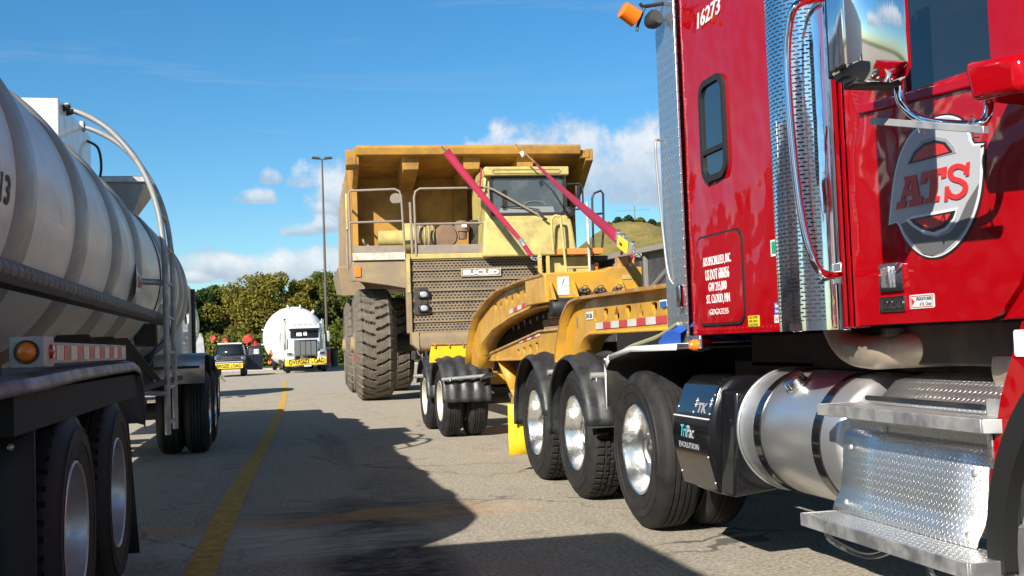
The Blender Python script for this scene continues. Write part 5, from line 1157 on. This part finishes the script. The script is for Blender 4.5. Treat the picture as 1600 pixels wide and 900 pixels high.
M['brown'] = mat('rust_brown_cover', (.20, .11, .065), .6, dirt=.3)
MB().lathe([(-.06, 0), (-.05, .24), (-.02, .275), (.02, .285), (.04, .27), (.5, .27)], (4.13, 25.7, 3.86), 1, 36).build('cleaner_cover', 'brown', D)
MB().lathe([(-.03, .275), (-.03, .30), (.01, .30), (.01, .275)], (4.13, 25.7, 3.86), 1, 36).build('cover_clamp', 'mine_dust', D)
MB().lathe([(-.30, 0), (-.30, .12), (-.12, .14), (-.12, .17), (.02, .175), (.08, .17), (.14, .12), (.16, 0)], (4.52, 25.8, 4.1), 2, 24).build('precleaner', 'brown', D)
B(((4.50, 25.615, 4.07), (4.62, 25.63, 4.15))).build('precleaner_label', 'decal_white', D)
B(((4.75, 25.9, 3.4), (4.95, 26.3, 4.28)), ((4.98, 25.9, 3.4), (5.06, 26.2, 4.22))).build('engine_gear', 'steel_dark', D, bev=.03)
B(((4.2, 25.8, 3.4), (4.7, 26.2, 3.6))).build('engine_gear', 'steel_dark', D, bev=.03)
MB().tube([(2.12, 25.6, 3.82), (2.2, 25.6, 3.70), (2.45, 25.6, 3.52)], .03, 8).build('lever', 'mine_pale', D)
# tyres
for x, o_ in ((1.93, -1), (7.55, 1)): wheel(D, x, 26.45, z=1.35, R=1.35, W=.86, kind='lug', out=o_, tm='tyre_dusty', rimmat='mine_dust', style='cone', rr=.66)
MB().tube([(2.8, 26.45, 1.35), (6.8, 26.45, 1.35)], .2, 16).build('front_axle', 'steel_dark', D)
for x, o_ in ((1.86, -1), (2.80, -1), (7.6, 1), (6.68, 1)): wheel(D, x, 31.6, z=1.35, R=1.35, W=.86, kind='lug', out=o_, tm='tyre_dusty', rimmat='mine_dust', style='cone', rr=.66)
MB().tube([(2.8, 31.6, 1.35), (6.8, 31.6, 1.35)], .35, 16).build('rear_axle', 'steel_dark', D)
B(((1.885, 26.3, .95), (1.90, 26.4, 1.25))).build('side_lamp', 'red_lens', D); 

D.rotation_euler.z = R_(-2.2)
# ratchet straps from the canopy down to the trailer
def ribbon(a, b, w, name, label, wd=None, n=16, twist=0):
    a, b = Vector(a), Vector(b); d = (b-a).normalized(); side = d.cross((a+b)/2-CAM).normalized(); rows = []
    for i in range(n+1):
        t = i/n; p = a.lerp(b, t)+Vector((0, 0, -.03*math.sin(math.pi*t))); ww = w[0]+(w[1]-w[0])*t
        rows.append([p-side*ww/2, p+side*ww/2])
    mb = MB(); mb.sheet(rows); o = mb.build(name, 'strap', None, solid=.006); tag(o, label, 'ratchet strap', 'ratchet straps holding down the dump truck'); return o, d, side
a = Vector((4.10, 24.43, 5.78)); e_ = Vector((2.58+.3, 9.0, 0))
s1_a = U(697, 236, Y=24.4); s1_b = U(813, 375, Y=20.5)
s1, d1, sd1 = ribbon(s1_a, s1_b, (.19, .085), 'ratchet_strap', 'long magenta strap running from the canopy edge down across the railing to the bonnet')
def hook_at(par, p, d, m='steel_dark'):
    MB().tube([p, p-d*.12, p-d*.22], .012, 8).build('strap_hook', m, par)
MB().tube([s1_a, U(689, 228, Y=24.3)], .02, 8).build('strap_hook', 'alu_dull', s1)
p2 = U(824, 392, Y=20.2); p3 = U(834, 405, Y=20.0)
rt1 = MB(); q = (p3-s1_b); rt1.tube([s1_b, s1_b+q*.35], .05, 8); rt1.build('ratchet', 'alu_dull', s1, bev=.01)
MB().tube([s1_b+q*.3, s1_b+q*.6, s1_b+q*.85], .045, 8).build('ratchet_grip', 'strap', s1)
chain([s1_b+q*.8, p3, U(842, 402, Y=19.8)], .03, s1, 'alu_dull', 'chain_end')
s2_a = U(836, 254, Y=24.3); s2_b = U(966, 372, X=2.85)
s2, d2, sd2 = ribbon(s2_a, s2_b, (.05, .095), 'ratchet_strap', 'tapering magenta strap from the canopy over the cab to the yellow gooseneck hoop')
MB().tube([s2_a, U(812, 232, Y=24.4), U(805, 225, Y=24.4)], .018, 8).build('strap_hook', 'rust', s2)
MB().add([U(812, 238, Y=24.3), U(817, 235, Y=24.3), U(821, 243, Y=24.3), U(816, 247, Y=24.3)], [(0, 1, 2, 3)]).build('strap_tag', 'decal_white', s2, solid=.005)
r_a = s2_b; r_b = U(991, 392, X=2.85); dd = (r_b-r_a); sdv = dd.normalized().cross(Vector((-1, 0, 0))).normalized()
def slab(par, a, b, w, th, m, name):
    a, b = Vector(a), Vector(b); d = (b-a).normalized(); s = sdv*w/2; n = d.cross(sdv).normalized()*th/2
    return MB().hexa([a-s-n, a+s-n, b+s-n, b-s-n, a-s+n, a+s+n, b+s+n, b-s+n]).build(name, m, par, bev=.004)
slab(s2, r_a-dd*.05, r_a+dd*.95, .105, .035, 'alu_dull', 'ratchet')
slab(s2, r_a+dd*.22+Vector((-.03, 0, 0)), r_a+dd*.78+Vector((-.03, 0, 0)), .10, .02, 'sticker_yellow', 'ratchet_label')
slab(s2, r_a+dd*.4+Vector((-.043, 0, 0)), r_a+dd*.55+Vector((-.043, 0, 0)), .02, .004, 'decal_black', 'label_mark')
for t in (0, .33, .9): MB().tube([r_a+dd*t-sdv*.07, r_a+dd*t+sdv*.07], .014, 10).build('ratchet_pin', 'alu', s2)
chain([r_b, r_b+dd*.15+Vector((0, 0, -.02)), U(1000, 399, X=2.85)], .016, s2, 'alu_dull', 'chain_end')
bf_ = MB(); bf_.sheet([[r_b+Vector((-.02, .06, -.06)), r_b+Vector((-.02, .0, -.075))], [r_b+Vector((-.02, .04, -.02)), r_b+Vector((-.02, -.03, -.03))]]); bf_.build('strap_tail', 'strap', s2, solid=.005)
s3a, s3b = U(752, 262, Y=24.9), U(748, 308, Y=24.9)
ribbon(s3a, s3b, (.04, .05), 'ratchet_strap', 'short thin strap end hanging under the canopy left of the cab')
# ================================================================== background vehicles
def conv_truck():
    V = thing('semi_truck', 'white conventional truck with chrome grille and yellow banner, hauling a huge white round tank', 'semi truck', (1.95, 64, 0))
    ox = 1.90
    B(((ox-.92, 65.2, 1.0), (ox+.92, 67.2, 2.55))).build('cab', 'white', V, bev=.10)
    MB().prism([(65.1, 2.50), (67.2, 2.62), (67.2, 2.80), (65.6, 2.84), (65.0, 2.60)], 0, ox-.90, ox+.90).build('cab_roof', 'white', V, bev=.04)
    MB().prism([(63.0, .95), (65.3, .95), (65.3, 1.95), (64.4, 1.96), (63.15, 1.88), (63.0, 1.80)], 0, ox-.68, ox+.68).build('bonnet', 'white', V, bev=.07)
    ws = plate([rrect(ox-.82, ox+.82, 1.98, 2.46, .06)], 'Y', 65.19, .02).build('windscreen', 'glass_dark', V)
    MB().box((ox-.012, 65.165, 1.98), (ox+.012, 65.18, 2.46)).build('centre_bar', 'black', ws)
    plate([rrect(ox-.45, ox-.15, 2.12, 2.34, .02)], 'Y', 65.172, .006).build('window_card', 'decal_white', ws); plate([rrect(ox-.05, ox+.15, 2.14, 2.36, .02)], 'Y', 65.172, .006).build('window_card', 'decal_white', ws)
    B(((ox-.88, 64.98, 2.45), (ox+.88, 65.3, 2.55))).build('sun_visor', 'navy', V, bev=.01)
    for x in (-.6, -.3, 0, .3, .6): MB().lathe([(-.06, 0), (-.04, .03), (.05, .04)], (ox+x, 65.3, 2.86), 1, 10).build('cab_lamp', 'orange_lens', V)
    gp = B(((ox-.66, 62.93, .95), (ox+.66, 63.05, 1.86))).build('grille', 'chrome', V, bev=.03)
    for i in range(4): B(((ox-.59+i*.30, 62.91, 1.01), (ox-.59+i*.30+.26, 62.94, 1.78))).build('grille_slot', mat('grille_shade', (.16, .16, .16), .5, .5), gp)
    for s in (-1, 1):
        MB().prism([(62.95, .72), (64.6, .72), (64.6, 1.15), (64.2, 1.33), (63.2, 1.33), (62.95, 1.15)], 0, ox+s*.62, ox+s*1.18).build('wing', 'white' if s < 0 else 'alu_dull', V, bev=.08)
        hb = B(((ox+s*.76, 62.85, 1.0), (ox+s*1.08, 63.0, 1.16))).build('headlamp', 'chrome', V, bev=.03)
        MB().lathe([(-.01, 0), (0, .06)], (ox+s*.9, 62.85, 1.08), 1, 14).build('lens', 'glass_dark', hb)
        MB().tube([(ox+s*1.08, 65.6, 1.0), (ox+s*1.08, 65.6, 3.0), (ox+s*1.12, 65.5, 3.12)], .085, 12).build('exhaust_stack', 'chrome', V)
        MB().lathe([(-.45, .12), (-.45, .14), (.45, .14), (.45, .12)], (ox+s*1.08, 65.6, 1.75), 2, 16).build('stack_guard', 'chrome', V)
        mf = MB().tube([(ox+s*.95, 65.2, 2.42), (ox+s*1.38, 65.0, 2.42), (ox+s*1.38, 65.0, 1.7), (ox+s*.95, 65.2, 1.7)], .015, 6).build('mirror_frame', 'chrome', V)
        B(((ox+s*1.30, 64.95, 1.75), (ox+s*1.46, 65.02, 2.36))).build('mirror', 'alu_dull', mf, bev=.02)
        wheel(V, ox+s*1.15, 63.8, out=s, kind='rib', style='cone')
        for y in (69.2, 70.6): duals(V, ox+s*1.22, y, out=s, both=False)
        MB().lathe([(-.5, 0), (-.5, .3), (.5, .3), (.5, 0)], (ox+s*.9, 67.0, .75), 1, 20).build('fuel_tank', 'chrome', V)
    B(((ox-1.12, 62.8, .42), (ox+1.12, 62.95, .78))).build('bumper', 'chrome', V, bev=.03)
    B(((ox-.12, 62.70, .36), (ox+.28, 62.72, .52))).build('number_plate', 'decal_white', V)
    B(((ox-.5, 63.2, .5), (ox-.3, 76, .95)), ((ox+.3, 63.2, .5), (ox+.5, 76, .95))).build('frame', 'steel_dark', V)
    return V
V = conv_truck()
bn = MB(); rows = []
for j in range(5):
    rows.append([(.72+.232*i, 62.66+.02*math.sin(i*1.7), .40+.088*j+.035*i/10*2-.025*math.sin(i*.33*3)) for i in range(11)])
bn.sheet(rows); bno = bn.build('oversize_load_banner', 'banner', solid=.01); tag(bno, 'yellow oversize load banner across the bumper of the white truck', 'banner')
tx = text('OVERSIZE LOAD', 'Y', 62.63, .92, 2.90, .49, .76, bold=.01, th=.01)
for v in tx.v: v.z += (v.x-.92)*.035-.025*math.sin((v.x-.72)/.232)*.5
tx.build('lettering', 'decal_black', bno)
# big round white tank load
L = thing('round_tank', 'huge bright white round tank loaded behind the white truck cab', 'tank', (1.35, 70, 0))
MB().lathe([(0, 0), (.05, .7), (.25, 1.25), (.6, 1.62), (1.1, 1.84), (1.6, 1.9), (9, 1.9), (9.8, 1.2), (10, 0)], (1.38, 67.9, 2.12), 1, 72).build('tank_shell', mat('bright_white_paint', (.82, .82, .81), .35, coat=.3), L, sharp=50)
for a_, y in ((52, 68.9), (28, 68.9), (78, 68.8), (100, 68.8), (165, 69), (192, 69)): 
    c_ = Vector((1.38+1.82*math.cos(R_(a_)), y, 2.12+1.82*math.sin(R_(a_)))); d = Vector((math.cos(R_(a_)), 0, math.sin(R_(a_))))
    MB().tube([c_, c_+d*.2], .09 if a_ == 52 else .05, 10).build('nozzle', 'white', L)
B(((.4, 68.5, .45), (2.4, 80, .75))).build('cradle', 'steel_dark', L)
for y in (76, 77.3): wheel(L, .05, y, kind='rib'); wheel(L, 2.75, y, out=1, kind='rib')
for i, (x, z) in enumerate(((-.12, .95), (-.18, .55))):
    o = MB(); o.sheet([[(x-.02+.12*t+.03*math.sin(j*2+t*3), 62.9, z+.42-j*.14) for t in (0, .5, 1, 1.5)] for j in range(4)]); o = o.build('warning_flag', 'flag_orange', solid=.006)
    tag(o, ('orange flag hanging upper at the left flank of the white truck', 'orange flag hanging low beside the white truck wheel')[i], 'flag', 'safety flags')

S = thing('suv', 'dark SUV with chrome slotted grille and driver door standing open, left of the white truck', 'suv', (-2.2, 61.5, 0))
ox, oy = -2.22, 59.6
MB().prism([(oy, .50), (oy+4.4, .50), (oy+4.4, 1.15), (oy, 1.12)], 0, ox-.90, ox+.92).build('body', 'navy', S, bev=.07)
MB().hexa([(ox-.80, oy+1.35, 1.12), (ox+.80, oy+1.35, 1.12), (ox+.80, oy+4.35, 1.12), (ox-.80, oy+4.35, 1.12), (ox-.68, oy+1.75, 1.72), (ox+.68, oy+1.75, 1.72), (ox+.68, oy+4.3, 1.72), (ox-.68, oy+4.3, 1.72)]).build('cabin', 'navy', S, bev=.05)
MB().add([(ox-.72, oy+1.37, 1.18), (ox+.72, oy+1.37, 1.18), (ox+.62, oy+1.71, 1.66), (ox-.62, oy+1.71, 1.66)], [(0, 1, 2, 3)]).build('windscreen', mat('clear_dark_screen', (.02, .027, .035), .2, spec=.3), S, solid=.02)
MB().tube([(ox-.64, oy+1.68, 1.69), (ox-.76, oy+1.34, 1.16)], .03, 6).build('screen_pillar', 'navy', S); MB().tube([(ox+.64, oy+1.68, 1.69), (ox+.76, oy+1.34, 1.16)], .03, 6).build('screen_pillar', 'navy', S)
gg = B(((ox-.66, oy-.04, .88), (ox+.84, oy+.02, 1.12))).build('grille', 'chrome', S, bev=.02)
for i in range(7): B(((ox-.50+i*.135, oy-.05, .91), (ox-.50+i*.135+.07, oy-.035, 1.09))).build('grille_slot', 'black', gg)
for s in (-1, 1):
    MB().lathe([(-.03, 0), (-.02, .06), (0, .07)], (ox+s*.70, oy-.03, .99), 1, 16).build('headlamp', 'chrome', S)
    wheel(S, ox+s*.84, oy+.75, z=.38, R=.38, W=.26, out=s, kind='rib', rimmat='alu_dull', style='cone'); wheel(S, ox+s*.84, oy+3.5, z=.38, R=.38, W=.26, out=s, kind='rib', rimmat='alu_dull', style='cone')
B(((ox-.84, oy-.10, .48), (ox+.84, oy, .84))).build('bumper', 'steel_dark', S, bev=.04); B(((ox-.7, oy-.12, .76), (ox+.7, oy-.09, .82))).build('air_intake', 'alu_dull', S)
B(((ox-.65, oy+1.9, 1.74), (ox+.65, oy+2.2, 1.82))).build('light_bar', 'white', S, bev=.03); MB().lathe([(0, .07), (.1, .07), (.12, 0)], (ox-.2, oy+2.05, 1.80), 2, 14).build('beacon', 'orange_lens', S)
dr_ = MB().prism([(ox+.82, .32), (ox+1.72, .30), (ox+1.74, 1.10), (ox+1.66, 1.60), (ox+.95, 1.58), (ox+.84, 1.2)], 1, oy+1.3, oy+1.42).build('open_door', 'navy', S, bev=.03)
plate([[(ox+.98, 1.12), (ox+1.62, 1.12), (ox+1.58, 1.52), (ox+1.02, 1.50)]], 'Y', oy+1.29, .01).build('door_window', 'screen', dr_)
plate([rrect(ox+1.28, ox+1.52, 1.18, 1.42, .02)], 'Y', oy+1.28, .006).build('window_number', 'decal_white', dr_)
text('03', 'Y', oy+1.275, ox+1.31, ox+1.49, 1.22, 1.38).build('lettering', 'green_dark', dr_)
wheel(S, ox+1.7, oy+4.6, z=.38, R=.38, W=.26, out=1, kind='rib', rimmat='alu_dull', style='cone') if False else None
b2 = B(((ox-.95, oy-.22, .45), (ox+.72, oy-.19, .72))).build('oversize_load_banner', 'banner', bev=.01); tag(b2, 'yellow oversize load banner on the front of the dark SUV', 'banner')
text('OVERSIZE LOAD', 'Y', oy-.235, ox-.88, ox+.64, .50, .68, bold=.01, th=.01).build('lettering', 'decal_black', b2)
for i, (px, py, w_, h_, rot, lab) in enumerate(((334, 529, .36, .24, -35, 'red flag at the left roof corner of the dark SUV'), (352, 532, .34, .2, 5, 'small red flag in the middle of the dark SUV roof'), (388, 530, .5, .42, 32, 'largest red flag standing over the open door of the dark SUV'), (398, 538, .34, .3, 35, 'red flag rightmost beside the open door of the dark SUV'))):
    c_ = U(px, py, Y=oy+2.0+.1*i); mb = MB(); ca, sa = math.cos(R_(rot)), math.sin(R_(rot)); rows = []
    for j in range(6): rows.append([(c_.x+(u_*ca-v_*sa), c_.y+.05*math.sin(k*1.3), c_.z+(u_*sa+v_*ca)) for k, u_ in enumerate([-w_/2+w_*q/6 for q in range(7)]) for v_ in [-h_/2+h_*j/5]])
    mb.sheet(rows); o = mb.build('warning_flag', 'flag', solid=.006); tag(o, lab, 'flag', 'safety flags')
    MB().tube([(c_.x-w_/2*ca, c_.y, c_.z-w_/2*sa), (c_.x-w_/2*ca*.9, c_.y, 1.76)], .012, 6).build('flag_staff', 'galv', o)

# dark open-top box trailer to the right, beyond the gooseneck
X0 = 8.0
DT = thing('tipper_trailer', 'scuffed charcoal open-top steel box trailer behind the gooseneck, beside the dump truck', 'trailer', (9.2, 24, 0))
tb_ = MB(); tb_.hexa([(X0, 19.0, 1.2), (X0+2.4, 19.0, 1.2), (X0+2.4, 29.5, 1.2), (X0, 29.5, 1.2), (X0, 19.0, 3.05), (X0+.1, 19.0, 3.05), (X0+.1, 29.5, 3.3), (X0, 29.5, 3.3)])
tb_.box((X0+2.3, 19, 1.2), (X0+2.4, 29.5, 3.2)); tb_.box((X0, 29.4, 1.2), (X0+2.4, 29.5, 3.3)); tbo = tb_.build('box_body', 'dumpbox', DT)
M['rim_grey'] = mat('dusty_grey_rim', (.19, .18, .17), .7, dirt=.3)
MB().hexa([(X0-.16, 18.9, 3.02), (X0+.1, 18.9, 3.02), (X0+.1, 29.6, 3.27), (X0-.16, 29.6, 3.27), (X0-.10, 18.9, 3.14), (X0+.1, 18.9, 3.14), (X0+.1, 29.6, 3.40), (X0-.10, 29.6, 3.40)]).build('top_rim', 'rim_grey', tbo, bev=.01)
for y in (20.2, 22.3, 24.4, 26.5, 28.6): B(((X0-.08, y, 1.2), (X0, y+.12, 3.03))).build('side_post', 'rim_grey', tbo, bev=.01)
for y, h in ((23.4, 0), (25.5, 0)): B(((X0-.012, y, 1.6), (X0-.002, y+.7, 2.4))).build('side_panel', 'dumpbox', tbo, bev=.004)
MB().tube([U(1012, 458, X=7.5), U(1056, 408, X=7.5)], .06, 8).build('side_prop', 'rim_grey', DT); MB().tube([U(1020, 470, X=7.6), U(1062, 430, X=7.6)], .03, 8).build('side_prop', 'rim_grey', DT)
for y in (20.5, 21.9, 27.5, 28.9): wheel(DT, X0+.05, y, kind='rib'); wheel(DT, X0+2.3, y, out=1, kind='rib')
B(((X0+.6, 19, .8), (X0+1.8, 29.5, 1.2))).build('frame', 'steel_dark', DT)

# lamp post with two heads
LP = thing('lamp_post', 'tall thin bronze lamp post with two flat heads behind the white truck', 'lamp post', (U(512, 574, Y=76.6).x, 76.6, .1))
lx = LP.location.x; tp = U(505, 249, Y=76.6)
MB().tube([(lx, 76.6, .1), (lx, 76.6, tp.z)], [.11, .06], 12).build('pole', 'pole', LP)
MB().lathe([(0, .28), (.5, .28), (.5, 0)], (lx, 76.6, .1), 2, 16).build('base', 'concrete', LP)
for s in (-1, 1):
    MB().tube([(lx, 76.6, tp.z), (lx+s*.2, 76.6, tp.z+.06)], .04, 8).build('arm', 'pole', LP)
    MB().hexa([(lx+s*.15, 76.4, tp.z+.0), (lx+s*.72, 76.4, tp.z+.06), (lx+s*.72, 76.8, tp.z+.06), (lx+s*.15, 76.8, tp.z), (lx+s*.18, 76.42, tp.z+.16), (lx+s*.66, 76.42, tp.z+.18), (lx+s*.66, 76.78, tp.z+.18), (lx+s*.18, 76.78, tp.z+.16)]).build('lamp_head', 'steel_dark', LP, bev=.02)
rb_ = thing('litter_bin', 'red litter bin at the kerb right of the white truck', 'litter bin', (3.62, 74.5, 0))
MB().lathe([(0, 0), (0, .24), (.8, .28), (.85, .30), (.9, .30), (.95, .2), (.97, 0)], (3.62, 74.5, .35), 2, 20).build('bin_body', 'red_plastic', rb_); MB().lathe([(0, .29), (.04, .30), (.10, .16), (.12, 0)], (3.62, 74.5, 1.31), 2, 20).build('lid', 'white', rb_)
gb_ = thing('litter_bin', 'dark green litter bin next to the red one at the kerb', 'litter bin', (4.15, 74.8, 0))
MB().lathe([(0, 0), (0, .24), (1.1, .28), (1.15, .2), (1.17, 0)], (4.15, 74.8, .1), 2, 20).build('bin_body', 'green_dark', gb_); MB().lathe([(0, .29), (.05, .29), (.10, 0)], (4.15, 74.8, 1.25), 2, 20).build('lid', 'steel_dark', gb_)

# antenna mast on the hill
mz = hz_(75, 222)
am = thing('antenna_mast', 'thin mast with one long crossbar on top of the grassy hill', 'mast', (75.3, 222, mz-.5))
tz = U(991, 322, Y=222)
MB().tube([(tz.x, 222, mz-1), (tz.x, 222, tz.z)], .12, 6).build('mast', 'rim_grey', am)
MB().tube([U(962, 330, Y=222), U(1016, 327, Y=222)], .05, 6).build('crossbar', 'rim_grey', am)

# ================================================================== trees
def m_leaf(name, a, b):
    m, g = nodemat(name, col=a, rough=.7)
    oi = g.n('ShaderNodeObjectInfo'); gi = g.n('ShaderNodeNewGeometry')
    c = g.mix(gi.outputs['Random Per Island'], (*a, 1), (*b, 1))
    c = g.mix(g.m('MULTIPLY_ADD', g.noise(.55, 3, .6), 3.0, -1.0, clamp=True), c, g.mix(.5, c, (*b, 1)))
    g.set(Base_Color=c); g.b.inputs['Specular IOR Level'].default_value = .25
    tr = g.n('ShaderNodeBsdfTranslucent'); mx = g.n('ShaderNodeMixShader'); mx.inputs[0].default_value = .3
    g.t.links.new(c, tr.inputs[0]); g.t.links.new(g.b.outputs[0], mx.inputs[1]); g.t.links.new(tr.outputs[0], mx.inputs[2])
    g.t.links.new(mx.outputs[0], g.t.nodes['Material Output'].inputs[0]); return m
M['leaf_gold'] = m_leaf('golden_olive_leaves', (.28, .22, .033), (.15, .15, .024))
M['leaf_green'] = m_leaf('mid_green_leaves', (.17, .19, .03), (.085, .11, .02))
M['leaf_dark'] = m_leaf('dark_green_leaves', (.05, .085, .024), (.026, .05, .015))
M['leaf_brown'] = m_leaf('russet_leaves', (.24, .15, .07), (.15, .11, .045))
M['bark'] = mat('grey_bark', (.12, .09, .065), .9, dirt=.3)
def crown_mesh(rad, h, n, leaf, seed, base=.12, conifer=False):
    rng = np.random.default_rng(seed)
    nb = 26; lobes = []
    for i in range(nb):
        t = rng.uniform(base, 1)
        rr_ = (math.sin(math.pi*min(1, (t*.86+.12)))**.7 if not conifer else (1.02-t)**.8)*rad
        a = rng.uniform(0, 2*math.pi); q = rng.uniform(.35, .85)*rr_
        lobes.append((q*math.cos(a), q*math.sin(a), t*h*.93, rng.uniform(.22, .40)*rad*(1 if not conifer else .7)))
    pts = []
    per = n//nb
    for (x, y, z, r_) in lobes:
        d = rng.normal(size=(per, 3)); d /= np.linalg.norm(d, axis=1)[:, None]; s = r_*rng.uniform(.55, 1.12, size=(per, 1))
        pts.append(np.array([x, y, z])+d*s*np.array([1, 1, .8]))
    pts = np.vstack(pts); m = len(pts)
    u = rng.normal(size=(m, 3)); u /= np.linalg.norm(u, axis=1)[:, None]; v = np.cross(u, rng.normal(size=(m, 3))); v /= np.linalg.norm(v, axis=1)[:, None]
    sz = leaf*rng.uniform(.6, 1.4, size=(m, 1)); vs = np.empty((m*4, 3))
    vs[0::4] = pts-u*sz; vs[1::4] = pts-v*sz*.5; vs[2::4] = pts+u*sz; vs[3::4] = pts+v*sz*.5
    vs[:, 2] = np.maximum(vs[:, 2], .05)
    me = bpy.data.meshes.new('crown'); me.vertices.add(m*4); me.vertices.foreach_set('co', vs.ravel())
    me.loops.add(m*4); me.loops.foreach_set('vertex_index', np.arange(m*4)); me.polygons.add(m)
    me.polygons.foreach_set('loop_start', np.arange(0, m*4, 4)); me.polygons.foreach_set('loop_total', np.full(m, 4)); me.update(); return me
CR = {}
def tree(label, x, y, z, h, rad, kind, seed, name='tree', group='trees along the far edge of the lot', leaf=.2, n=6500, trunk=.14, sy=1):
    key = (kind, seed, round(rad/h, 1))
    t = thing(name, label, 'tree' if name != 'shrub' else 'shrub', (x, y, z), group)
    me = crown_mesh(rad, h, n, leaf, seed, base=.1, conifer=(name == 'conifer')); me.materials.append(M[kind])
    o = bpy.data.objects.new('crown', me); C.objects.link(o); WLOC[o.name] = Vector((x, y, z)); o.parent = t
    tm = MB(); tm.tube([(x, y, z-.3), (x+.1, y, z+h*.35), (x-.05, y+.1, z+h*.8)], [trunk, trunk*.7, trunk*.2], 8)
    rng = random.Random(seed)
    for k in range(5):
        a = rng.uniform(0, 6.28); z0 = z+h*rng.uniform(.2, .55); tm.tube([(x, y, z0), (x+math.cos(a)*rad*.35, y+math.sin(a)*rad*.35, z0+h*.16), (x+math.cos(a)*rad*.6, y+math.sin(a)*rad*.6, z0+h*.25)], [trunk*.5, trunk*.3, trunk*.1], 6)
    tm.build('trunk', 'bark', t); return t
# skyline heights measured along the row
tl = [(300, 461, 'leaf_dark', 'conifer', 2.0, 'darkest evergreen at the left end of the tree row, above the round tank'),
      (318, 455, 'leaf_dark', 'tree', 2.4, 'dark bushy tree second from the left end of the tree row'),
      (337, 450, 'leaf_green', 'tree', 2.6, 'green loose-topped tree behind the golden ones, above the SUV flags at left'),
      (350, 470, 'leaf_brown', 'tree', 2.4, 'short russet brown tree low above the dark SUV'),
      (368, 446, 'leaf_gold', 'tree', 2.8, 'golden olive tree directly above the dark SUV'),
      (392, 438, 'leaf_gold', 'tree', 2.9, 'golden tree between the SUV and the round white tank'),
      (418, 433, 'leaf_gold', 'tree', 3.0, 'tall golden tree above the left shoulder of the round white tank'),
      (445, 429, 'leaf_gold', 'tree', 3.1, 'tallest golden tree above the top of the round white tank'),
      (472, 433, 'leaf_gold', 'tree', 2.9, 'golden tree above the right shoulder of the round white tank'),
      (496, 440, 'leaf_green', 'tree', 2.7, 'green tree left of the lamp post'),
      (517, 423, 'leaf_green', 'tree', 3.2, 'tall green tree right behind the lamp post'),
      (540, 430, 'leaf_green', 'tree', 3.2, 'green tree just left of the dump truck rear tyre'),
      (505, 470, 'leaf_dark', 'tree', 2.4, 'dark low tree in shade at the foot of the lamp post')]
for i, (px, py, kd, nm, rd_, lab) in enumerate(tl):
    Y_ = 94+(i*37 % 7); b_ = U(px, 560, Y=Y_); t_ = U(px, py-3, Y=Y_)
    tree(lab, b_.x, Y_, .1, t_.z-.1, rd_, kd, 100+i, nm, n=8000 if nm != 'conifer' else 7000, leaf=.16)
for i, px in enumerate((300, 338, 362, 388, 412, 520, 545)):
    b_ = U(px, 560, Y=90); tree('low %s bush %s' % (('green', 'olive', 'green', 'yellow-green', 'green', 'green', 'green')[i], ('behind the round grey tank at the left', 'under the russet tree', 'behind the dark SUV', 'right of the SUV flags', 'left of the round white tank', 'behind the litter bins', 'beside the huge rear tyre')[i]), b_.x, 90, .1, 2.6, 1.9, ('leaf_green', 'leaf_gold')[i in (1, 3)], 300+i, 'shrub', 'bushes below the far tree row', n=3000, leaf=.15, trunk=.06)
for i, px in enumerate((310, 345, 380, 412, 448, 482, 512, 545)):
    b_ = U(px, 560, Y=103); tree('%s tree in the second row, %s' % (('dark', 'green', 'olive', 'green', 'olive', 'dark', 'green', 'green')[i], ('behind the dark evergreens at the left', 'behind the russet tree', 'behind the dark SUV', 'above the orange flags', 'straight behind the round white tank', 'behind the right edge of the round white tank', 'behind the lamp post', 'behind the dump truck rear tyre')[i]), b_.x, 103, .1, 6.0+.25*(i % 3), 3.3, ('leaf_dark', 'leaf_green', 'leaf_gold', 'leaf_green', 'leaf_gold', 'leaf_dark', 'leaf_green', 'leaf_green')[i], 700+i, n=6500, leaf=.2)
# trees beyond, right side, hidden here but seen from a step aside
for i, x in enumerate((11, 17, 23.5, 31)): tree(('green tree right of the dump truck canopy behind it', 'dark tree two steps right of the dump truck', 'green tree beyond the charcoal trailer', 'olive tree far right past the charcoal trailer')[i], x, 97+i, .1, 6.5+.4*i, 3.2, ('leaf_green', 'leaf_dark', 'leaf_green', 'leaf_gold')[i], 400+i, n=4500)
# small trees on the hilltop
for i, (px, top, w_, kd, nm, lab) in enumerate(((966, 346, 1.3, 'leaf_dark', 'conifer', 'small dark conifer on the hilltop left of the mast'), (983, 356, 1.3, 'leaf_dark', 'shrub', 'dark bush on the hilltop just right of the conifer'), (1001, 357, 1.3, 'leaf_green', 'shrub', 'green bush on the hilltop right of the mast'), (1018, 361, 1.2, 'leaf_dark', 'shrub', 'dark bush on the hilltop nearest the silver strip'), (1032, 364, 1.2, 'leaf_green', 'shrub', 'green bush at the right end of the hilltop'))):
    p_ = U(px, top, Y=222); hz0 = hz_(p_.x, 222); tree(lab, p_.x, 222, hz0-.6, max(1.6, p_.z-hz0+.6), w_, kd, 500+i, nm, 'trees on the hilltop', n=2600, leaf=.22, trunk=.15)

for i, (px, top, w_) in enumerate(((952, 360, 1.0), (974, 352, .9), (992, 356, 1.0), (1010, 358, 1.1), (1026, 362, 1.0), (1040, 366, 1.1))):
    p_ = U(px, top, Y=224); hz0 = hz_(p_.x, 224); tree('low %s scrub on the hilltop, %s' % (('olive', 'green', 'olive', 'green', 'olive', 'green')[i], ('left end of the crest', 'between conifer and dark bush', 'at the foot of the mast', 'behind the bush right of the mast', 'second from the right end', 'right end by the silver strip')[i]), p_.x, 224, hz0-.6, max(1.4, p_.z-hz0+.6), w_*1.3, ('leaf_gold', 'leaf_green')[i % 2], 900+i, 'shrub', 'trees on the hilltop', n=1600, leaf=.2, trunk=.1)
